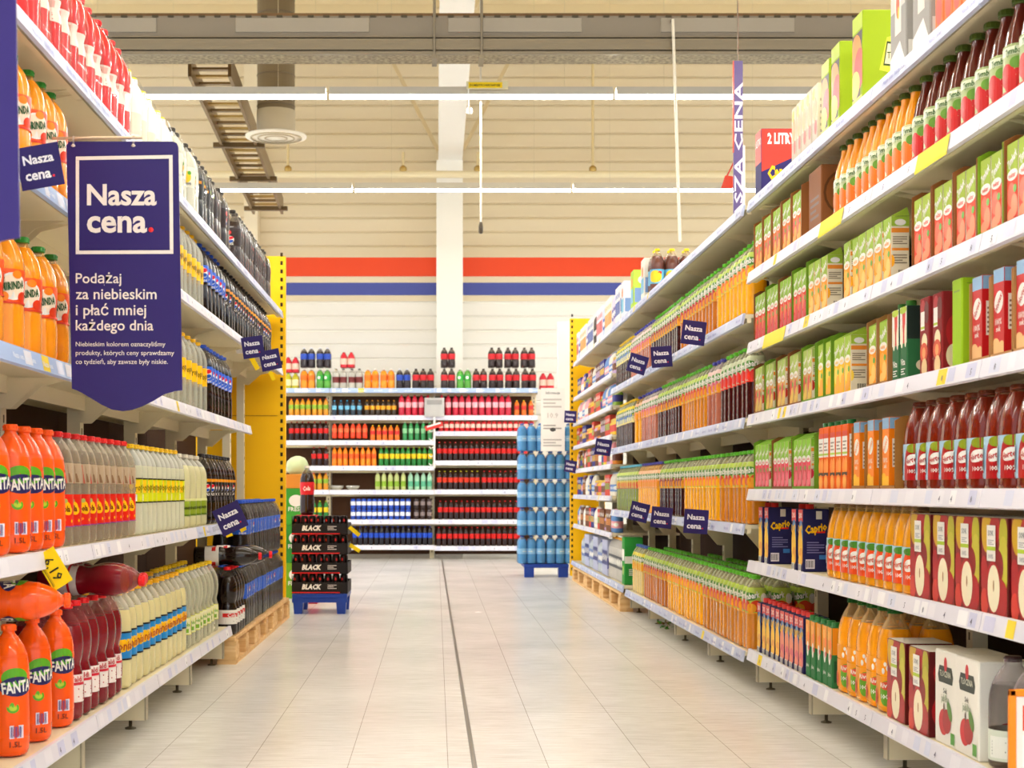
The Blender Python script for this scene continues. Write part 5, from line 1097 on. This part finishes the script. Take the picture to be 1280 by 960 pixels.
def shelf_sign(px, py, X, wd, label, tilt, fy=1, text=True):
    d = dx(X, px) if X else fy
    q = at(px, py, d); t = thing('shelf_sign', q, label, 'sign', 'small square purple shelf signs')
    h = wd * 1.0; b = MB(); b.rbox((-wd / 2, -.001, -h / 2), (wd / 2, .001, h / 2), m('#2c1f62', 'plastic'), .0008)
    fr = m('#f3eef4', 'paper')
    for s_, yy, ww in (('Nasza', .17, .72), ('cena', -.2, .6)):
        v, f, W = glyphs(s_, .028, 2); g = ww * wd / W; b.add([(-.37 * wd + a * g, -.0022, yy * h - .09 * h + c_ * g) for a, c_ in v], f, fr)
    b.add([(.26 * wd, -.0022, -.29 * h), (.31 * wd, -.0022, -.29 * h), (.31 * wd, -.0022, -.24 * h), (.26 * wd, -.0022, -.24 * h)], [(0, 1, 2, 3)], m('#e8303a', 'paper')); b.build('sign_card', t)
    sd = 1 if px > VX else -1
    b = MB(); b.box((sd * wd * .45, -.0, -.012 - h * .1), (sd * (wd * .5 + .035), .004, .012 - h * .1), m('#c8c8e0', 'clear')); b.build('clip', t)
    t.rotation_euler = (0, radians(tilt), 0); return t
for (px, py, X, wd, lb, ti) in ((867, 416, 1.342, .125, 'before the amber bottles on the fourth shelf', 7), (827, 446, 1.342, .125, 'before the dark cordials on the fourth shelf', -4), (797, 455, 1.342, .125, 'before the pink cordials on the fourth shelf', 17),
        (713, 521, 1.342, .12, 'upper one on the yellow panel by the notice', 3), (713, 583, 1.342, .12, 'lower one on the yellow panel by the water', 9), (754, 559, 1.338, .13, 'on the middle grocery tiers', 8),
        (799, 640, 1.342, .125, 'under the orange bottles on the second shelf', 14), (827, 647, 1.342, .125, 'under the dark cordials on the second shelf', 6), (870, 652, 1.342, .125, 'under the bright orange bottles on the second shelf', 4),
        (50, 208, -1.03, .112, 'before the orange bottles on the left fourth shelf', -10), (316, 434, -1.025, .12, 'first of two beside the yellow panel', -8), (338, 450, -1.02, .125, 'second of two, touching the yellow panel', -12), (288, 648, -1.00, .135, 'above the cola pallet on the left', -25)):
    shelf_sign(px, py, X, wd, 'small purple shelf sign ' + lb, ti)
# yellow price tags
def ytag(px, py, X, wd, h, label, rot, txt=None):
    d = dx(X, px); q = at(px, py, d); b = MB(); b.rbox((-wd / 2, -.0008, -h / 2), (wd / 2, .0008, h / 2), YEL, .0005)
    if txt: art(b, [('t', txt, 0, 0, h * .62, bk, -pi / 2 + .0, 1, 0, .01), ('bar', -wd * .42, -h * .4, -wd * .3, h * .4, 3, m('#8a7a1a'), 1)], lambda u, v, l: (u, -.0012 - .0003 * l, v))
    o = b.build('price_tag'); o.location = q; o.rotation_euler = (radians(-6), radians(rot), 0); tag(o, label, 'price tag', 'yellow price tags hanging from shelf rails')
ytag(67, 711, -1.062, .062, .11, 'large yellow price tag hanging below the red-label bottles', -32, '6,19')
ytag(285, 664, -1.082, .035, .06, 'yellow price tag under the purple sign above the pallet, nearer', -18); ytag(302, 658, -1.082, .035, .06, 'yellow price tag under the purple sign above the pallet, farther', -28)
ytag(318, 454, -1.082, .03, .085, 'yellow price tag under the two purple signs on the fourth shelf', -30); ytag(340, 470, -1.082, .025, .065, 'yellow price tag closest to the yellow panel', -25)
ytag(443, 664, -.607, .03, .1, 'yellow paper strip beside the second black tray', -50); ytag(443.5, 685, -.604, .03, .09, 'yellow paper strip beside the third black tray', -58)
# yellow stickers on the right rails
def sticker(px, X, zc, ln, label):
    u = dx(X, px); b = MB(); b.add([(X - .0215, u - ln / 2, zc - .004), (X - .0215, u + ln / 2, zc - .004), (X - .0115, u + ln / 2, zc + .048), (X - .0115, u - ln / 2, zc + .048)], [(0, 1, 2, 3)], m('#f6e23a', 'paper'))
    b.box((X - .0225, u - ln / 2, zc - .012), (X - .0213, u + ln / 2, zc - .002), m('#f6e23a', 'paper')); tag(b.build('price_sticker'), label, 'sticker', 'yellow stickers on the white rails')
sticker(1172, 1.45, RZ[5], .3, 'long yellow sticker on the rail under dark strawberry bottles'); sticker(1044, 1.45, RZ[5], .34, 'yellow sticker on the sixth tier rail near the brown box'); sticker(972, 1.45, RZ[4], .42, 'yellow sticker on the fifth tier rail under green cartons')
# orange framed price display at the lower edge
t = [o for o in bpy.data.objects if o.name.startswith('price_display')][0]
dd = dx(1.245, 1262); s_ = dd / F; t.location = (at(1262, 0, dd).x, dd, 0)
za, zb_ = at(0, 975, dd).z, at(0, 862, dd).z
b = MB(); OR = m('#f58a18')
for q in (((0, 0, za), (.016, .014, zb_)), ((.16, 0, za), (.176, .014, zb_)), ((0, 0, zb_ - .016), (.176, .014, zb_)), ((0, 0, za), (.176, .014, za + .016))): b.rbox(*q, OR, .003)
b.build('frame', t)
b = MB(); b.box((.016, .004, za + .016), (.16, .009, zb_ - .016), m('#e8e2dc', 'paper')); b.box((.03, .0035, zb_ - .09), (.15, .004, zb_ - .035), m('#e8401e')); b.box((.03, .003, zb_ - .19), (.06, .004, zb_ - .1), w0)
art(b, [('t', 'PROMOCJA', .088, zb_ - .062, .1, w0)], lambda u, v, l: (u, .003 - .0002 * l, v)); b.build('price_card', t)
b = MB(); b.tube((.03, .007, 0), (.03, .007, za + .002), .008, m('#a8a098', 'steel'), 8); b.tube((.146, .007, 0), (.146, .007, za + .002), .008, m('#a8a098', 'steel'), 8); b.box((0, -.08, 0), (.176, .1, .008), m('#a8a098', 'steel')); b.build('stand', t)
t['label'] = 'orange framed price display standing before the dark clear bottles'
# scrap of green leaves under the right shelf
b = MB(); rn = random.Random(3)
for k in range(26):
    a = rn.uniform(0, 2 * pi); r_ = rn.uniform(0, .06); p_ = Vector((r_ * cos(a), r_ * sin(a), rn.uniform(.01, .06))); q_ = p_ + Vector((rn.uniform(-.05, .05), rn.uniform(-.05, .05), rn.uniform(0, .03))); s2_ = Vector((rn.uniform(-.012, .012), rn.uniform(-.012, .012), .006))
    b.add([p_, (p_ + q_) / 2 + s2_, q_, (p_ + q_) / 2 - s2_], [(0, 1, 2, 3)], m('#4a8a2a' if k % 3 else '#a8702e'))
o = b.build('leaf_scrap'); q = at(833, 785, EYE * F / 178); o.location = (q.x, q.y, 0); tag(o, 'clump of green leaf scraps on the floor under the bottle shelf', 'scrap')

# clip strip of small hooks on the upright between two back bays
q = at(543, 540, YB - .02); t = thing('clip_strip', (q.x, YB - .08, 1.2), 'hanging clip strip with white hooks and a red tag on the back upright', 'clip strip')
b = MB(); b.rbox((-.012, .0, .0), (.012, .004, .72), WHITE, .001); b.build('strip', t)
for k in range(5):
    b = MB(); z0 = .03 + k * .11; b.tube((0, -.001, z0 + .03), (-.05, -.03, z0 + .01), .006, WHITE, 6); b.tube((-.05, -.03, z0 + .01), (-.07, -.032, z0 + .035), .006, WHITE, 6); b.build('hook', t)
b = MB(); b.rbox((-.13, -.006, .68), (.13, -.001, .93), m('#b9b6b2', 'paper'), .001); b.box((-.1, -.008, .84), (.1, -.006, .9), m('#8f8d8a')); b.build('card', t)
b = MB(); b.add([(-.13, -.010, .55), (.1, -.010, .62), (.12, -.010, .56), (-.11, -.010, .49)], [(0, 1, 2, 3)], m('#d8342c')); b.add([(-.1, -.011, .555), (.08, -.011, .61), (.085, -.011, .59), (-.095, -.011, .535)], [(0, 1, 2, 3)], WHITE); b.build('red_tag', t)
